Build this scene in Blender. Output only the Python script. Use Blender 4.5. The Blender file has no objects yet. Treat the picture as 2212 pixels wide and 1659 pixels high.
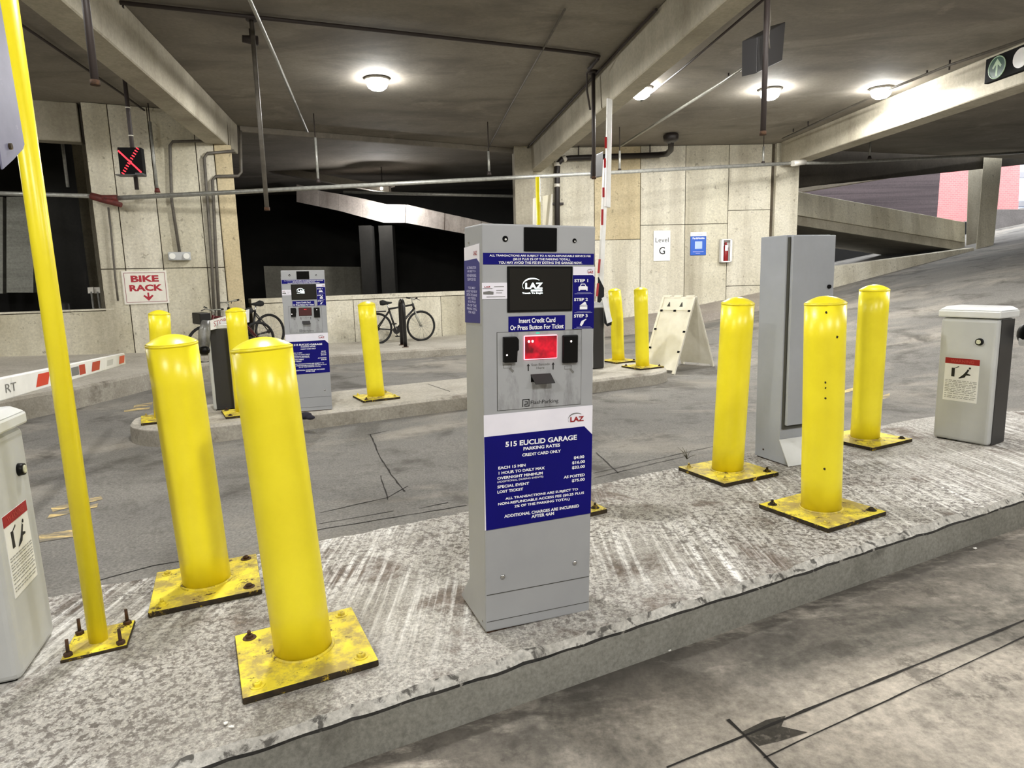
import bpy, math, random
from mathutils import Vector, Matrix, noise
random.seed(7)
C = bpy.context.scene.collection
S = bpy.context.scene
V = Vector

# ------------------------------------------------------------------ camera
FPX, PITCH, ROLL, CAMH = 1438.28, .1596, .0264, 1.246
cp, sp, cr, sr = math.cos(PITCH), math.sin(PITCH), math.cos(ROLL), math.sin(ROLL)
FWD = V((0, cp, -sp)); UP0 = V((0, sp, cp)); RT0 = V((1, 0, 0))
CR = cr*RT0 - sr*UP0; CU = sr*RT0 + cr*UP0; CAM = V((0, 0, CAMH))
cd = bpy.data.cameras.new('camera'); cam = bpy.data.objects.new('camera', cd); C.objects.link(cam)
cd.sensor_width = 36; cd.lens = FPX/2212*36; cd.clip_start = .02; cd.clip_end = 200
B = -FWD
cam.matrix_world = Matrix(((CR.x, CU.x, B.x, 0), (CR.y, CU.y, B.y, 0), (CR.z, CU.z, B.z, CAMH), (0, 0, 0, 1)))
S.camera = cam

# ------------------------------------------------------------------ view, world, lamps
S.view_settings.view_transform = 'Standard'
S.view_settings.look = 'None'
S.view_settings.gamma = 1
S.view_settings.use_curve_mapping = False
S.view_settings.exposure = 0.5
S.cycles.max_bounces = 6; S.cycles.diffuse_bounces = 4; S.cycles.glossy_bounces = 2; S.cycles.adaptive_threshold = .02
S.cycles.sample_clamp_indirect = 6
W = bpy.data.worlds.new('sky'); S.world = W; W.use_nodes = True
W.node_tree.nodes['Background'].inputs[0].default_value = (.95, .97, 1, 1)
W.node_tree.nodes['Background'].inputs[1].default_value = 2.6

def lamp(x, y, z, watts, col=(1, .985, .95), r=.09):
    l = bpy.data.lights.new('lamp_light', 'SPOT'); l.energy = watts; l.color = col; l.shadow_soft_size = r; l.spot_size = math.radians(177); l.spot_blend = .05
    o = bpy.data.objects.new('lamp_light', l); o.location = (x, y, z); C.objects.link(o)
LAMPS = [(-1.69, 9.4, 150), (1.98, 10.2, 170), (5.66, 10.55, 210), (3.95, 10.45, 90),
         (-4.9, 4.6, 60), (-1.2, 3.4, 150), (2.3, 4.4, 190), (6.2, 5.0, 190),
         (-2.6, -1.2, 150), (1.4, -1.0, 190), (5.2, -.4, 180), (9.6, 8.0, 260), (-8.8, 7.0, 60)]  # last two are unseen lamps added to brighten the right ramp and left opening
for x, y, e in LAMPS:
    lamp(x, y, 3.70, e)

# ------------------------------------------------------------------ picking points of the place
def ray(x, y): return (x-1106)/FPX*CR - (y-829.5)/FPX*CU + FWD
def at(x, y, Z): return CAM + ray(x, y)*Z
def pl(x, y, p0, n):
    d = ray(x, y); n = V(n); return CAM + d*((V(p0)-CAM).dot(n)/d.dot(n))
def hz(x, y, z): return pl(x, y, (0, 0, z), (0, 0, 1))
NI = V((-.0215, .0061, 1))
def zi(x, y): return .15 + .0215*x - .0061*y
def isl(x, y, dz=0): return pl(x, y, (0, 0, .15+dz), NI)
def sstep(a, b, t):
    t = max(0, min(1, (t-a)/(b-a))); return t*t*(3-2*t)
def FL(x, y):
    a = .0215*x - .0061*y
    k = sstep(4.2, 6.2, y)
    z = a*(1-k) + (-.055)*k
    x0 = 2.6 + max(0, 12.5-y)*.36
    t = (x-x0)/.5
    z += .18*.5*(t if t > 30 else math.log(1+math.exp(t)))
    return z

# ------------------------------------------------------------------ mesh helper
class MB:
    def __init__(s): s.v = []; s.f = []; s.m = []; s.s = []
    def add(s, vs, fs, m=0, sm=False):
        o = len(s.v); s.v += [tuple(p) for p in vs]
        for f in fs: s.f.append([i+o for i in f]); s.m.append(m); s.s.append(sm)
        return s
    def box(s, x0, x1, y0, y1, z0, z1, m=0):
        vs = [(x, y, z) for z in (z0, z1) for y in (y0, y1) for x in (x0, x1)]
        return s.add(vs, [(0, 2, 3, 1), (4, 5, 7, 6), (0, 1, 5, 4), (2, 6, 7, 3), (0, 4, 6, 2), (1, 3, 7, 5)], m)
    def hexa(s, q0, q1, m=0):      # two matching quads
        vs = list(q0)+list(q1)
        return s.add(vs, [(3, 2, 1, 0), (4, 5, 6, 7), (0, 1, 5, 4), (1, 2, 6, 5), (2, 3, 7, 6), (3, 0, 4, 7)], m)
    def prism(s, poly, ax, c0, c1, m=0, mside=None):
        n = len(poly)
        def P(a, b, c): return {'x': (c, a, b), 'y': (a, c, b), 'z': (a, b, c)}[ax]
        vs = [P(a, b, c0) for a, b in poly] + [P(a, b, c1) for a, b in poly]
        s.add(vs, [list(range(n))[::-1], list(range(n, 2*n))], m)
        o = len(s.v)-2*n
        for i in range(n):
            j = (i+1) % n
            s.f.append([o+i, o+j, o+n+j, o+n+i]); s.m.append(m if mside is None else mside); s.s.append(False)
        return s
    def cyl(s, p0, p1, r0, r1=None, n=16, m=0, caps=True, sm=True):
        return s.tube([p0, p1], [r0, r0 if r1 is None else r1], n, m, caps, sm)
    def tube(s, pts, r, n=10, m=0, caps=True, sm=True, closed=False):
        pts = [V(p) for p in pts]; k = len(pts)
        rs = r if isinstance(r, (list, tuple)) else [r]*k
        vs = []; ref = None
        for i, p in enumerate(pts):
            if closed: t = pts[(i+1) % k]-pts[i-1]
            else: t = pts[min(i+1, k-1)]-pts[max(i-1, 0)]
            t.normalize()
            if ref is None:
                ref = V((0, 0, 1)) if abs(t.z) < .9 else V((1, 0, 0))
            u = ref - t*ref.dot(t); u.normalize(); w = t.cross(u); ref = u
            for j in range(n):
                a = 2*math.pi*j/n; vs.append(p+(u*math.cos(a)+w*math.sin(a))*rs[i])
        fs = []
        for i in range(k if closed else k-1):
            a = i*n; b = ((i+1) % k)*n
            for j in range(n): fs.append((a+j, a+(j+1) % n, b+(j+1) % n, b+j))
        s.add(vs, fs, m, sm)
        if caps and not closed:
            o = len(s.v)-len(vs)
            s.f.append([o+j for j in range(n)][::-1]); s.m.append(m); s.s.append(False)
            s.f.append([o+(k-1)*n+j for j in range(n)]); s.m.append(m); s.s.append(False)
        return s
    def lathe(s, prof, n=24, M=None, m=0, sm=True):
        vs = []
        for r, z in prof:
            for j in range(n):
                a = 2*math.pi*j/n; p = V((r*math.cos(a), r*math.sin(a), z)); vs.append(M @ p if M else p)
        fs = [(i*n+j, i*n+(j+1) % n, (i+1)*n+(j+1) % n, (i+1)*n+j) for i in range(len(prof)-1) for j in range(n)]
        s.add(vs, fs, m, sm)
        o = len(s.v)-len(vs)
        s.f.append([o+j for j in range(n)][::-1]); s.m.append(m); s.s.append(False)
        s.f.append([o+(len(prof)-1)*n+j for j in range(n)]); s.m.append(m); s.s.append(False)
        return s
    def sphere(s, c, r, n=12, m=0, sc=(1, 1, 1)):
        vs = []; k = n//2
        for i in range(1, k):
            ph = math.pi*i/k
            for j in range(n):
                a = 2*math.pi*j/n
                vs.append((c[0]+r*sc[0]*math.sin(ph)*math.cos(a), c[1]+r*sc[1]*math.sin(ph)*math.sin(a), c[2]+r*sc[2]*math.cos(ph)))
        vs += [(c[0], c[1], c[2]+r*sc[2]), (c[0], c[1], c[2]-r*sc[2])]
        fs = [(i*n+j, (i+1)*n+j, (i+1)*n+(j+1) % n, i*n+(j+1) % n) for i in range(k-2) for j in range(n)]
        t = len(vs)-2
        fs += [(t, j, (j+1) % n) for j in range(n)] + [(t+1, (k-2)*n+(j+1) % n, (k-2)*n+j) for j in range(n)]
        return s.add(vs, fs, m, True)
    def quad(s, a, b, c, d, m=0): return s.add([a, b, c, d], [(0, 1, 2, 3)], m)
    def poly(s, pts, m=0): return s.add(pts, [list(range(len(pts)))], m)
    def build(s, name, mats, parent=None, bevel=0, seg=2, kind=None, label=None):
        me = bpy.data.meshes.new(name)
        vs = s.v
        if parent is not None and getattr(s, 'world', False):
            I = MW[root(parent).name].inverted(); vs = [tuple(I @ V(p)) for p in vs]
        me.from_pydata(vs, [], s.f)
        for a in (mats if isinstance(mats, (list, tuple)) else [mats]): me.materials.append(a)
        me.polygons.foreach_set('material_index', s.m)
        me.polygons.foreach_set('use_smooth', s.s)
        me.update()
        o = bpy.data.objects.new(name, me); C.objects.link(o)
        if parent is not None: o.parent = parent
        if bevel:
            b = o.modifiers.new('bevel', 'BEVEL'); b.width = bevel; b.segments = seg; b.limit_method = 'ANGLE'; b.angle_limit = .6
        if kind: o['kind'] = kind
        if label: o['label'] = label
        return o
def WB():
    m = MB(); m.world = True; return m
MW = {}
def root(o):
    while o.parent is not None: o = o.parent
    return o
def tag(o, label, cat, group=None, kind=None):
    o['label'] = label; o['category'] = cat
    if group: o['group'] = group
    if kind: o['kind'] = kind
    return o
def thing(name, label, cat, M=None, group=None):
    if M is None: M = Matrix.Identity(4)
    if not isinstance(M, Matrix): M = Matrix.Translation(V(M))
    o = bpy.data.objects.new(name, None); C.objects.link(o); o.empty_display_size = .1
    o.matrix_world = M; MW[o.name] = M
    return tag(o, label, cat, group)
def struct(o, label=None):
    o['kind'] = 'structure'
    if label: o['label'] = label
    MW[o.name] = Matrix.Identity(4)
    return o
def frame(o, yaw=0, ez=(0, 0, 1)):
    ez = V(ez).normalized(); ex = V((math.cos(yaw), math.sin(yaw), 0)); ex = (ex-ez*ex.dot(ez)).normalized(); ey = ez.cross(ex)
    o = V(o)
    return Matrix(((ex.x, ey.x, ez.x, o.x), (ex.y, ey.y, ez.y, o.y), (ex.z, ey.z, ez.z, o.z), (0, 0, 0, 1)))
def clone(o, M=None, label=None, parent=None):
    c = o.copy(); C.objects.link(c)
    if parent is not None: c.parent = parent
    else:
        c.matrix_world = M; MW[c.name] = M
        if label: c['label'] = label
    for ch in list(o.children): clone(ch, parent=c)
    return c
def text(parent, s, mat, u0, u1, v0, v1, y=-.002, off=.0, name='lettering', rot=None):
    cu = bpy.data.curves.new('t', 'FONT'); cu.body = s; cu.size = 1; cu.offset = off; cu.resolution_u = 3; cu.fill_mode = 'FRONT'
    to = bpy.data.objects.new('t', cu); C.objects.link(to)
    dg = bpy.context.evaluated_depsgraph_get()
    me = bpy.data.meshes.new_from_object(to.evaluated_get(dg))
    bpy.data.objects.remove(to); bpy.data.curves.remove(cu)
    xs = [v.co.x for v in me.vertices]; ys = [v.co.y for v in me.vertices]
    ax, bx, ay, by = min(xs), max(xs), min(ys), max(ys)
    for v in me.vertices:
        a = u0+(v.co.x-ax)/(bx-ax)*(u1-u0); b = v0+(v.co.y-ay)/(by-ay)*(v1-v0)
        p = V((a, y, b)); v.co = rot @ p if rot is not None else p
    me.materials.clear(); me.materials.append(mat)
    o = bpy.data.objects.new(name, me); C.objects.link(o); o.parent = parent
    me.name = name
    return o

# ------------------------------------------------------------------ materials
def lin(*c): return tuple(((v/255+.055)/1.055)**2.4 if v > 10 else v/255/12.92 for v in c)+(1,)
def base(name, col, rough=.6, metal=0, emit=None, es=0, spec=.5):
    m = bpy.data.materials.new(name); m.use_nodes = True
    b = m.node_tree.nodes['Principled BSDF']
    b.inputs['Base Color'].default_value = col if len(col) == 4 else tuple(col)+(1,)
    b.inputs['Roughness'].default_value = rough; b.inputs['Metallic'].default_value = metal
    b.inputs['Specular IOR Level'].default_value = spec
    if emit: b.inputs['Emission Color'].default_value = tuple(emit)+(1,); b.inputs['Emission Strength'].default_value = es
    return m, m.node_tree, b
class NT:
    def __init__(s, nt, coord='world'):
        s.nt = nt
        if coord == 'world': s.co = s.n('ShaderNodeNewGeometry').outputs['Position']
        else: s.co = s.n('ShaderNodeTexCoord').outputs['Object']
    def n(s, t, **k):
        a = s.nt.nodes.new(t)
        for q, v in k.items(): setattr(a, q, v)
        return a
    def l(s, a, b): s.nt.links.new(a, b)
    def map(s, sc, rot=(0, 0, 0), loc=(0, 0, 0)):
        a = s.n('ShaderNodeMapping'); a.inputs['Scale'].default_value = sc; a.inputs['Rotation'].default_value = rot; a.inputs['Location'].default_value = loc
        s.l(s.co, a.inputs['Vector']); return a.outputs[0]
    def noise(s, scale, detail=5, rough=.6, vec=None, dist=0):
        a = s.n('ShaderNodeTexNoise'); a.inputs['Scale'].default_value = scale; a.inputs['Detail'].default_value = detail
        a.inputs['Roughness'].default_value = rough; a.inputs['Distortion'].default_value = dist
        s.l(vec or s.co, a.inputs['Vector']); return a.outputs['Fac']
    def vor(s, scale, vec=None):
        a = s.n('ShaderNodeTexVoronoi'); a.inputs['Scale'].default_value = scale; s.l(vec or s.co, a.inputs['Vector']); return a.outputs['Distance']
    def ramp(s, f, a0, a1, c0=(0, 0, 0, 1), c1=(1, 1, 1, 1)):
        r = s.n('ShaderNodeValToRGB'); e = r.color_ramp.elements
        e[0].position = a0; e[1].position = a1; e[0].color = c0; e[1].color = c1
        s.l(f, r.inputs[0]); return r.outputs[0]
    def mix(s, f, a, b, mode='MIX'):
        x = s.n('ShaderNodeMix', data_type='RGBA', blend_type=mode)
        for i, v in ((0, f), (6, a), (7, b)):
            if hasattr(v, 'default_value') or hasattr(v, 'links'): s.l(v, x.inputs[i])
            else: x.inputs[i].default_value = v
        return x.outputs[2]
    def mul(s, a, b):
        x = s.n('ShaderNodeMath', operation='MULTIPLY')
        for i, v in ((0, a), (1, b)):
            if hasattr(v, 'links'): s.l(v, x.inputs[i])
            else: x.inputs[i].default_value = v
        return x.outputs[0]
    def bump(s, h, b, st=.3, d=.01):
        a = s.n('ShaderNodeBump'); a.inputs['Strength'].default_value = st; a.inputs['Distance'].default_value = d
        s.l(h, a.inputs['Height']); s.l(a.outputs[0], b.inputs['Normal'])

def concrete(name, c1, c2, sc=1.2, grain=60, gamt=.35, stain=None, streak=None, pits=None, blotch=None, broom=None, rough=.85, bump=.25, stretch=(1, 1, 1), rotz=0):
    m, nt, b = base(name, c1, rough); t = NT(nt)
    big = t.noise(sc, 6, .65, t.map(stretch, (0, 0, rotz)), .4)
    col = t.mix(t.ramp(big, .32, .68), c1, c2)
    g = t.noise(grain, 4, .7)
    lo = 1-gamt
    col = t.mix(1, col, t.ramp(g, .3, .7, (lo, lo, lo, 1), (1+gamt*.6,)*3+(1,)), 'MULTIPLY')
    if blotch:   # (colour, scale, lo, hi, amount, stretch)
        c, s_, a0, a1, am, st = blotch
        f = t.ramp(t.noise(s_, 7, .62, t.map(st, (0, 0, rotz), (3.1, 7.7, 1.3)), .6), a0, a1)
        col = t.mix(t.mul(f, am), col, c)
    if stain:
        c, s_, a0, a1, am = stain
        f = t.ramp(t.noise(s_, 8, .7, t.map((1, 1, 1), (0, 0, .4), (11, 5, 2)), .3), a0, a1)
        col = t.mix(t.mul(f, am), col, c)
    if streak:
        c, s_, am = streak
        f = t.ramp(t.noise(s_, 5, .6, t.map((1, 1, .07))), .48, .72)
        col = t.mix(t.mul(f, am), col, c)
    if broom:
        c, s_, am, rz = broom
        f = t.ramp(t.noise(s_, 3, .6, t.map((1, .03, 1), (0, 0, rz))), .45, .7)
        k = t.ramp(t.noise(1.1, 4, .6, t.map((1, 1, 1), (0, 0, 0), (4, 9, 0))), .42, .6)
        col = t.mix(t.mul(t.mul(f, k), am), col, c)
    h = g
    if pits:
        c, s_, a0, a1, am = pits
        f = t.ramp(t.noise(s_, 6, .75, t.map((1, 1, 1), (0, 0, .45), (2, 2, 2))), a0, a1)
        k = t.ramp(t.noise(.9, 4, .6, t.map((1, 1, 1), (0, 0, 0), (8, 1, 5))), .3, .62)
        f = t.mul(f, k)
        col = t.mix(t.mul(f, am), col, c)
    t.l(col, b.inputs['Base Color'])
    t.bump(h, b, bump, .004)
    return m

def paint(name, c1, c2, rough=.4, sc=6, dirt=None, chips=None, coord='obj', bump=.03):
    m, nt, b = base(name, c1, rough); t = NT(nt, coord)
    col = t.mix(t.ramp(t.noise(sc, 5, .6), .35, .7), c1, c2)
    if dirt:
        c, s_, a0, a1, am = dirt
        col = t.mix(t.mul(t.ramp(t.noise(s_, 7, .7, t.map((1, 1, .3))), a0, a1), am), col, c)
    if chips:
        c, s_, a0, a1, am = chips
        col = t.mix(t.mul(t.ramp(t.noise(s_, 8, .75, t.map((1, 1, 1), (0, 0, 0), (5, 5, 5))), a0, a1), am), col, c)
    t.l(col, b.inputs['Base Color'])
    t.bump(t.noise(90, 3), b, bump, .003)
    return m

M = {}
M['floor'] = concrete('driving_lane_concrete', lin(134, 131, 125), lin(110, 108, 104), .5, 75, .45,
    stain=(lin(66, 62, 56), 1.5, .52, .66, .8), blotch=(lin(184, 175, 160), .6, .50, .66, .4, (1, 1.6, 1)), pits=(lin(76, 72, 67), 13, .56, .66, .5), rotz=-.45, stretch=(.6, 1.8, 1), bump=.35)
M['island'] = concrete('island_concrete', lin(196, 193, 187), lin(160, 155, 147), 1.4, 110, .6,
    stain=(lin(92, 76, 64), 2.4, .53, .62, .85), pits=(lin(78, 70, 64), 44, .505, .545, .85), broom=(lin(246, 245, 242), 50, .9, -.25), bump=.6)
M['island2'] = concrete('far_island_concrete', lin(198, 193, 182), lin(172, 166, 154), 1.2, 40, .25,
    stain=(lin(110, 98, 86), 1.8, .58, .68, .6), bump=.3)
M['curb'] = concrete('painted_curb_concrete', lin(152, 151, 144), lin(124, 123, 115), 2, 70, .3, stain=(lin(66, 62, 56), 3.2, .58, .68, .6), bump=.25)
M['curb2'] = concrete('curb_side_concrete', lin(170, 165, 154), lin(140, 134, 122), 2, 50, .25, stain=(lin(86, 78, 68), 2.6, .55, .68, .7), bump=.25)
M['nose'] = concrete('chipped_shaded_curb_edge', lin(52, 50, 46), lin(26, 25, 23), 9, 60, .5, blotch=(lin(150, 147, 140), 22, .60, .66, .8, (1, 1, 1)), bump=.5)  # grime and chips plus the shadow line under the edge, in the colour
M['nose2'] = concrete('scuffed_curb_edge', lin(206, 204, 198), lin(170, 167, 160), 9, 60, .4, blotch=(lin(70, 68, 64), 20, .55, .62, .9, (1, 1, 1)), bump=.5)
M['wall'] = concrete('wall_concrete', lin(216, 211, 192), lin(190, 183, 160), .8, 30, .2,
    stain=(lin(110, 103, 86), 11, .60, .66, .6), streak=(lin(120, 110, 92), 2.2, .5), bump=.15)
M['wall_b'] = concrete('panel_concrete_warm', lin(212, 198, 164), lin(192, 176, 140), .9, 30, .2,
    stain=(lin(112, 102, 84), 12, .60, .66, .6), streak=(lin(126, 110, 84), 2.4, .35), bump=.15)
M['wall_c'] = concrete('panel_concrete_pale', lin(226, 221, 205), lin(204, 198, 178), .9, 30, .2,
    stain=(lin(118, 110, 94), 12, .60, .66, .6), streak=(lin(128, 116, 94), 2.4, .4), bump=.15)
M['joint'] = concrete('dark_joint_concrete', lin(92, 82, 66), lin(70, 62, 50), 3, 30, .2)  # dark backing concrete seen in the gaps between panels
M['beam'] = concrete('beam_concrete', lin(190, 184, 166), lin(162, 155, 138), 1.1, 24, .16, streak=(lin(104, 94, 74), 2, .35), bump=.12)
M['ceil'] = concrete('ceiling_concrete', lin(146, 139, 128), lin(118, 112, 103), .6, 22, .12,
    blotch=(lin(98, 92, 84), .5, .50, .66, .7, (1, 2.2, 1)), stain=(lin(172, 164, 150), 1.6, .58, .74, .5), rotz=.3, bump=.1)
M['dark'] = concrete('shade_dark_concrete', lin(36, 35, 31), lin(24, 23, 20), 1, 24, .25, streak=(lin(24, 23, 20), 1.6, .5))  # near-black base colour stands in for the darkness of the unlit bay
M['darker'] = concrete('deep_shade_concrete', lin(24, 23, 21), lin(15, 14, 13), 1, 24, .25)  # deep shade of the openings and ramp bay put into the colour
M['fascia'] = concrete('ramp_panel_concrete', lin(214, 206, 198), lin(170, 160, 152), 1.6, 24, .18, streak=(lin(120, 106, 96), 2.6, .6))
M['shutter'] = concrete('block_wall_grey', lin(176, 176, 166), lin(148, 148, 138), 2, 30, .25, stretch=(.3, .3, 6), rotz=.4)
M['crack'] = base('crack_dark', lin(34, 31, 28), .95)[0]
M['tar'] = concrete('dark_floor_stain', lin(74, 70, 62), lin(50, 46, 40), 6, 60, .4, blotch=(lin(120, 114, 104), 14, .55, .62, .7, (1, 1, 1)))
M['dimbeam'] = concrete('shade_toned_beam', lin(84, 78, 68), lin(66, 60, 52), 1, 20, .2)  # shade on the beam over the right ramp, painted as a darker tone
M['siding'] = concrete('dusky_siding', lin(86, 75, 77), lin(58, 50, 52), 1.2, 20, .2, stretch=(.15, .15, 8))

M['yellow'] = paint('yellow_paint', lin(250, 234, 46), lin(240, 222, 36), .33, 5, dirt=(lin(150, 128, 40), 5, .64, .8, .5))
M['yellow_worn'] = paint('worn_yellow_paint', lin(244, 226, 62), lin(226, 204, 50), .6, 9,
    dirt=(lin(150, 130, 84), 9, .44, .58, .8), chips=(lin(74, 48, 30), 17, .575, .62, .95), coord='world', bump=.3)
M['rust'] = paint('rusty_steel', lin(84, 58, 38), lin(44, 32, 24), .9, 40, bump=.4)
M['plate_edge'] = paint('grimy_plate_edge', lin(60, 48, 28), lin(22, 18, 12), .9, 30, chips=(lin(225, 190, 50), 18, .58, .64, .8), coord='world')
M['grey'] = paint('grey_powder_coat', lin(163, 165, 168), lin(154, 156, 160), .42, 3, dirt=(lin(112, 112, 112), 2.2, .58, .82, .4))
M['grey_d'] = paint('smudged_grey_coat', lin(164, 166, 169), lin(156, 158, 161), .45, 3, dirt=(lin(92, 92, 92), 13, .50, .66, .6))
M['grey_l'] = paint('light_grey_enamel', lin(192, 194, 194), lin(178, 180, 180), .4, 3, dirt=(lin(140, 138, 126), 2.4, .56, .8, .45))
M['grey_c'] = paint('blue_grey_enamel', lin(164, 168, 176), lin(150, 154, 160), .4, 2.5, dirt=(lin(124, 124, 120), 2, .56, .8, .4))
M['grey_sh'] = paint('light_grey_lid', lin(222, 224, 224), lin(206, 208, 208), .35, 3)
M['dark_panel'] = base('black_cabinet_panel', lin(44, 43, 44), .45)[0]
M['black'] = base('black_plastic', lin(8, 8, 9), .4, spec=.2)[0]
M['gasket'] = base('dark_gasket', lin(66, 66, 60), .8)[0]
M['hole'] = base('slot_black', lin(4, 4, 4), .6, spec=.1)[0]
M['blue'] = paint('navy_vinyl', lin(6, 3, 112), lin(4, 2, 102), .55, 4); M['blue'].node_tree.nodes['Principled BSDF'].inputs['Specular IOR Level'].default_value = .2
M['blue_side'] = paint('navy_vinyl_pale', lin(44, 44, 122), lin(38, 38, 112), .5, 4)  # paler navy for the kiosk's side sheet
M['white_v'] = paint('white_vinyl', lin(238, 236, 246), lin(226, 224, 236), .45, 5, dirt=(lin(190, 188, 200), 4, .6, .8, .5))
M['white_p'] = base('white_print', lin(244, 244, 250), .5)[0]
M['paleblue_p'] = base('pale_print', lin(186, 186, 226), .5)[0]
M['red_p'] = base('dark_red_print', lin(150, 12, 20), .5)[0]
M['black_p'] = base('black_print', lin(20, 20, 22), .6)[0]
M['grey_p'] = base('grey_print', lin(110, 110, 108), .6)[0]
M['screen'] = base('dark_screen_glass', lin(30, 29, 28), .2, spec=.4)[0]
M['logo_e'] = base('lit_logo_white', (.9, 1, 1), .5, emit=(.85, 1, 1), es=1.6)[0]
M['led_w'] = base('lit_led_white', (1, 1, 1), .5, emit=(1, .8, .75), es=6)[0]
M['led_r'] = base('lit_led_red', (1, .05, .05), .5, emit=(1, .006, .03), es=1.6)[0]
M['led_pink'] = base('lit_led_pink', (1, .4, .45), .5, emit=(1, .28, .36), es=1.5)[0]
m_, nt_, b_ = base('red_lit_window', (.5, 0, .03), .4); t_ = NT(nt_, 'obj')
r_ = t_.ramp(t_.noise(16, 3), .40, .60, (.95, .004, .03, 1), (.10, .0, .006, 1))
t_.l(r_, b_.inputs['Emission Color']); b_.inputs['Emission Strength'].default_value = .6; b_.inputs['Base Color'].default_value = (.08, .003, .006, 1)
M['red_w'] = m_
M['red_w2'] = base('dim_red_window', (.03, .003, .004), .5, emit=(.5, .01, .015), es=.03)[0]
M['grey_f'] = base('faint_grey_print', lin(150, 150, 146), .6)[0]
M['case_b'] = base('matt_black_case', lin(10, 10, 11), .8, spec=.2)[0]
M['lens'] = base('clear_lens', (.85, .85, .8), .15, spec=.8)[0]
M['lockface'] = paint('brass_lock_face', lin(214, 214, 190), lin(150, 150, 120), .35, 60)
M['galv'] = paint('galvanised_pipe', lin(172, 172, 166), lin(140, 140, 134), .4, 20)
M['galv'].node_tree.nodes['Principled BSDF'].inputs['Metallic'].default_value = .35
M['conduit'] = paint('grey_conduit', lin(100, 95, 86), lin(80, 75, 68), .5, 12)
M['conduit_d'] = base('dark_conduit', lin(50, 42, 40), .6)[0]
M['pipe_b'] = base('black_iron_pipe', lin(34, 28, 26), .5)[0]
M['band'] = base('clamp_band_bright', lin(226, 222, 212), .35, .3)[0]
M['pipe_r'] = paint('red_brown_fitting', lin(112, 44, 38), lin(72, 30, 26), .6, 20)
M['white_m'] = paint('white_enamel', lin(242, 242, 240), lin(228, 228, 226), .35, 6, dirt=(lin(150, 150, 150), 9, .62, .72, .5))
M['red_ref'] = base('red_reflective_tape', lin(206, 44, 26), .4)[0]
M['red_dk'] = base('deep_red_tape', lin(176, 24, 28), .4)[0]
M['orange_ref'] = base('orange_reflective_tape', lin(224, 84, 30), .4)[0]
M['white_pl'] = paint('white_plastic', lin(244, 240, 224), lin(226, 221, 202), .5, 4, dirt=(lin(196, 190, 166), 2.4, .55, .8, .6))
M['alu'] = paint('scratched_aluminium', lin(118, 118, 142), lin(98, 98, 120), .5, 5, chips=(lin(206, 206, 222), 6, .6, .7, .6))
M['rubber'] = base('tyre_rubber', lin(20, 20, 20), .8)[0]
M['chrome'] = base('bright_metal', lin(190, 190, 190), .25, .9)[0]
M['spoke'] = base('spoke_steel', lin(150, 150, 145), .35, .7)[0]
M['bike_blk'] = base('black_frame_paint', lin(24, 22, 22), .35)[0]
M['bike_sil'] = base('silver_frame_paint', lin(176, 176, 166), .35, .3)[0]
M['bike_red'] = base('dark_red_frame_paint', lin(84, 20, 20), .4)[0]
M['sign_w'] = paint('white_sign_board', lin(236, 232, 222), lin(226, 222, 210), .5, 8)
M['sign_pw'] = base('bright_white_sign', lin(252, 252, 252), .5)[0]
M['sign_b'] = base('sign_blue', lin(28, 88, 190), .45)[0]
M['crimson'] = base('crimson_print', lin(170, 22, 44), .5)[0]
M['red_box'] = base('extinguisher_red', lin(140, 18, 22), .4)[0]
M['green_g'] = base('dark_green_glass', lin(16, 78, 58), .25)[0]
M['mint'] = base('pale_green_print', lin(180, 210, 176), .5)[0]
M['lampglass'] = base('lamp_diffuser', (1, 1, 1), .5, emit=(1, .985, .95), es=130)[0]
M['housing'] = base('lamp_housing', lin(150, 146, 138), .5)[0]
M['brick'] = None
M['litter'] = base('white_scrap', lin(240, 238, 232), .8)[0]
M['glove'] = base('dark_cloth', lin(36, 34, 46), .9)[0]
M['weed'] = base('dry_stem', lin(84, 78, 58), .9)[0]
M['yellowline'] = concrete('faded_yellow_line', lin(244, 214, 140), lin(206, 182, 128), 5, 40, .3, blotch=(lin(110, 107, 100), 9, .42, .56, .9, (.4, 3, 1)), rotz=-.45)
M['tarp'] = paint('grey_plastic_bag', lin(130, 130, 128), lin(64, 62, 60), .35, 9)
M['glasswall'] = base('pale_glazing', lin(206, 222, 246), .2)[0]
m_, nt_, b_ = base('pink_brick', (.6, .2, .2), .8); t_ = NT(nt_)
bk = t_.n('ShaderNodeTexBrick'); bk.inputs['Scale'].default_value = 3; bk.inputs['Color1'].default_value = lin(206, 128, 128); bk.inputs['Color2'].default_value = lin(196, 118, 120); bk.inputs['Mortar'].default_value = lin(212, 150, 146); bk.inputs['Mortar Size'].default_value = .02
t_.l(t_.map((1, 1, 1), (math.pi/2, 0, 0)), bk.inputs['Vector']); t_.l(bk.outputs[0], b_.inputs['Base Color']); M['brick'] = m_

SK = V((.891, .454, 0))      # direction of the islands and of the skewed back line
SN = V((-.454, .891, 0))

# ------------------------------------------------------------------ floor, islands, walk
def fl(x, y):
    p = hz(x, y, 0)
    for _ in range(25):
        q = hz(x, y, FL(p.x, p.y)) if abs(ray(x, y).z) > 1e-4 else p
        p = p*.5+q*.5
    return p
mb = MB()
xs = [-14+.5*i for i in range(80)]; ys = [-6.5+.5*i for i in range(82)]
mb.add([(x, y, FL(x, y)) for y in ys for x in xs],
       [(j*80+i, j*80+i+1, (j+1)*80+i+1, (j+1)*80+i) for j in range(81) for i in range(79)], 0, True)
floor = struct(mb.build('floor', M['floor']))
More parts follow.
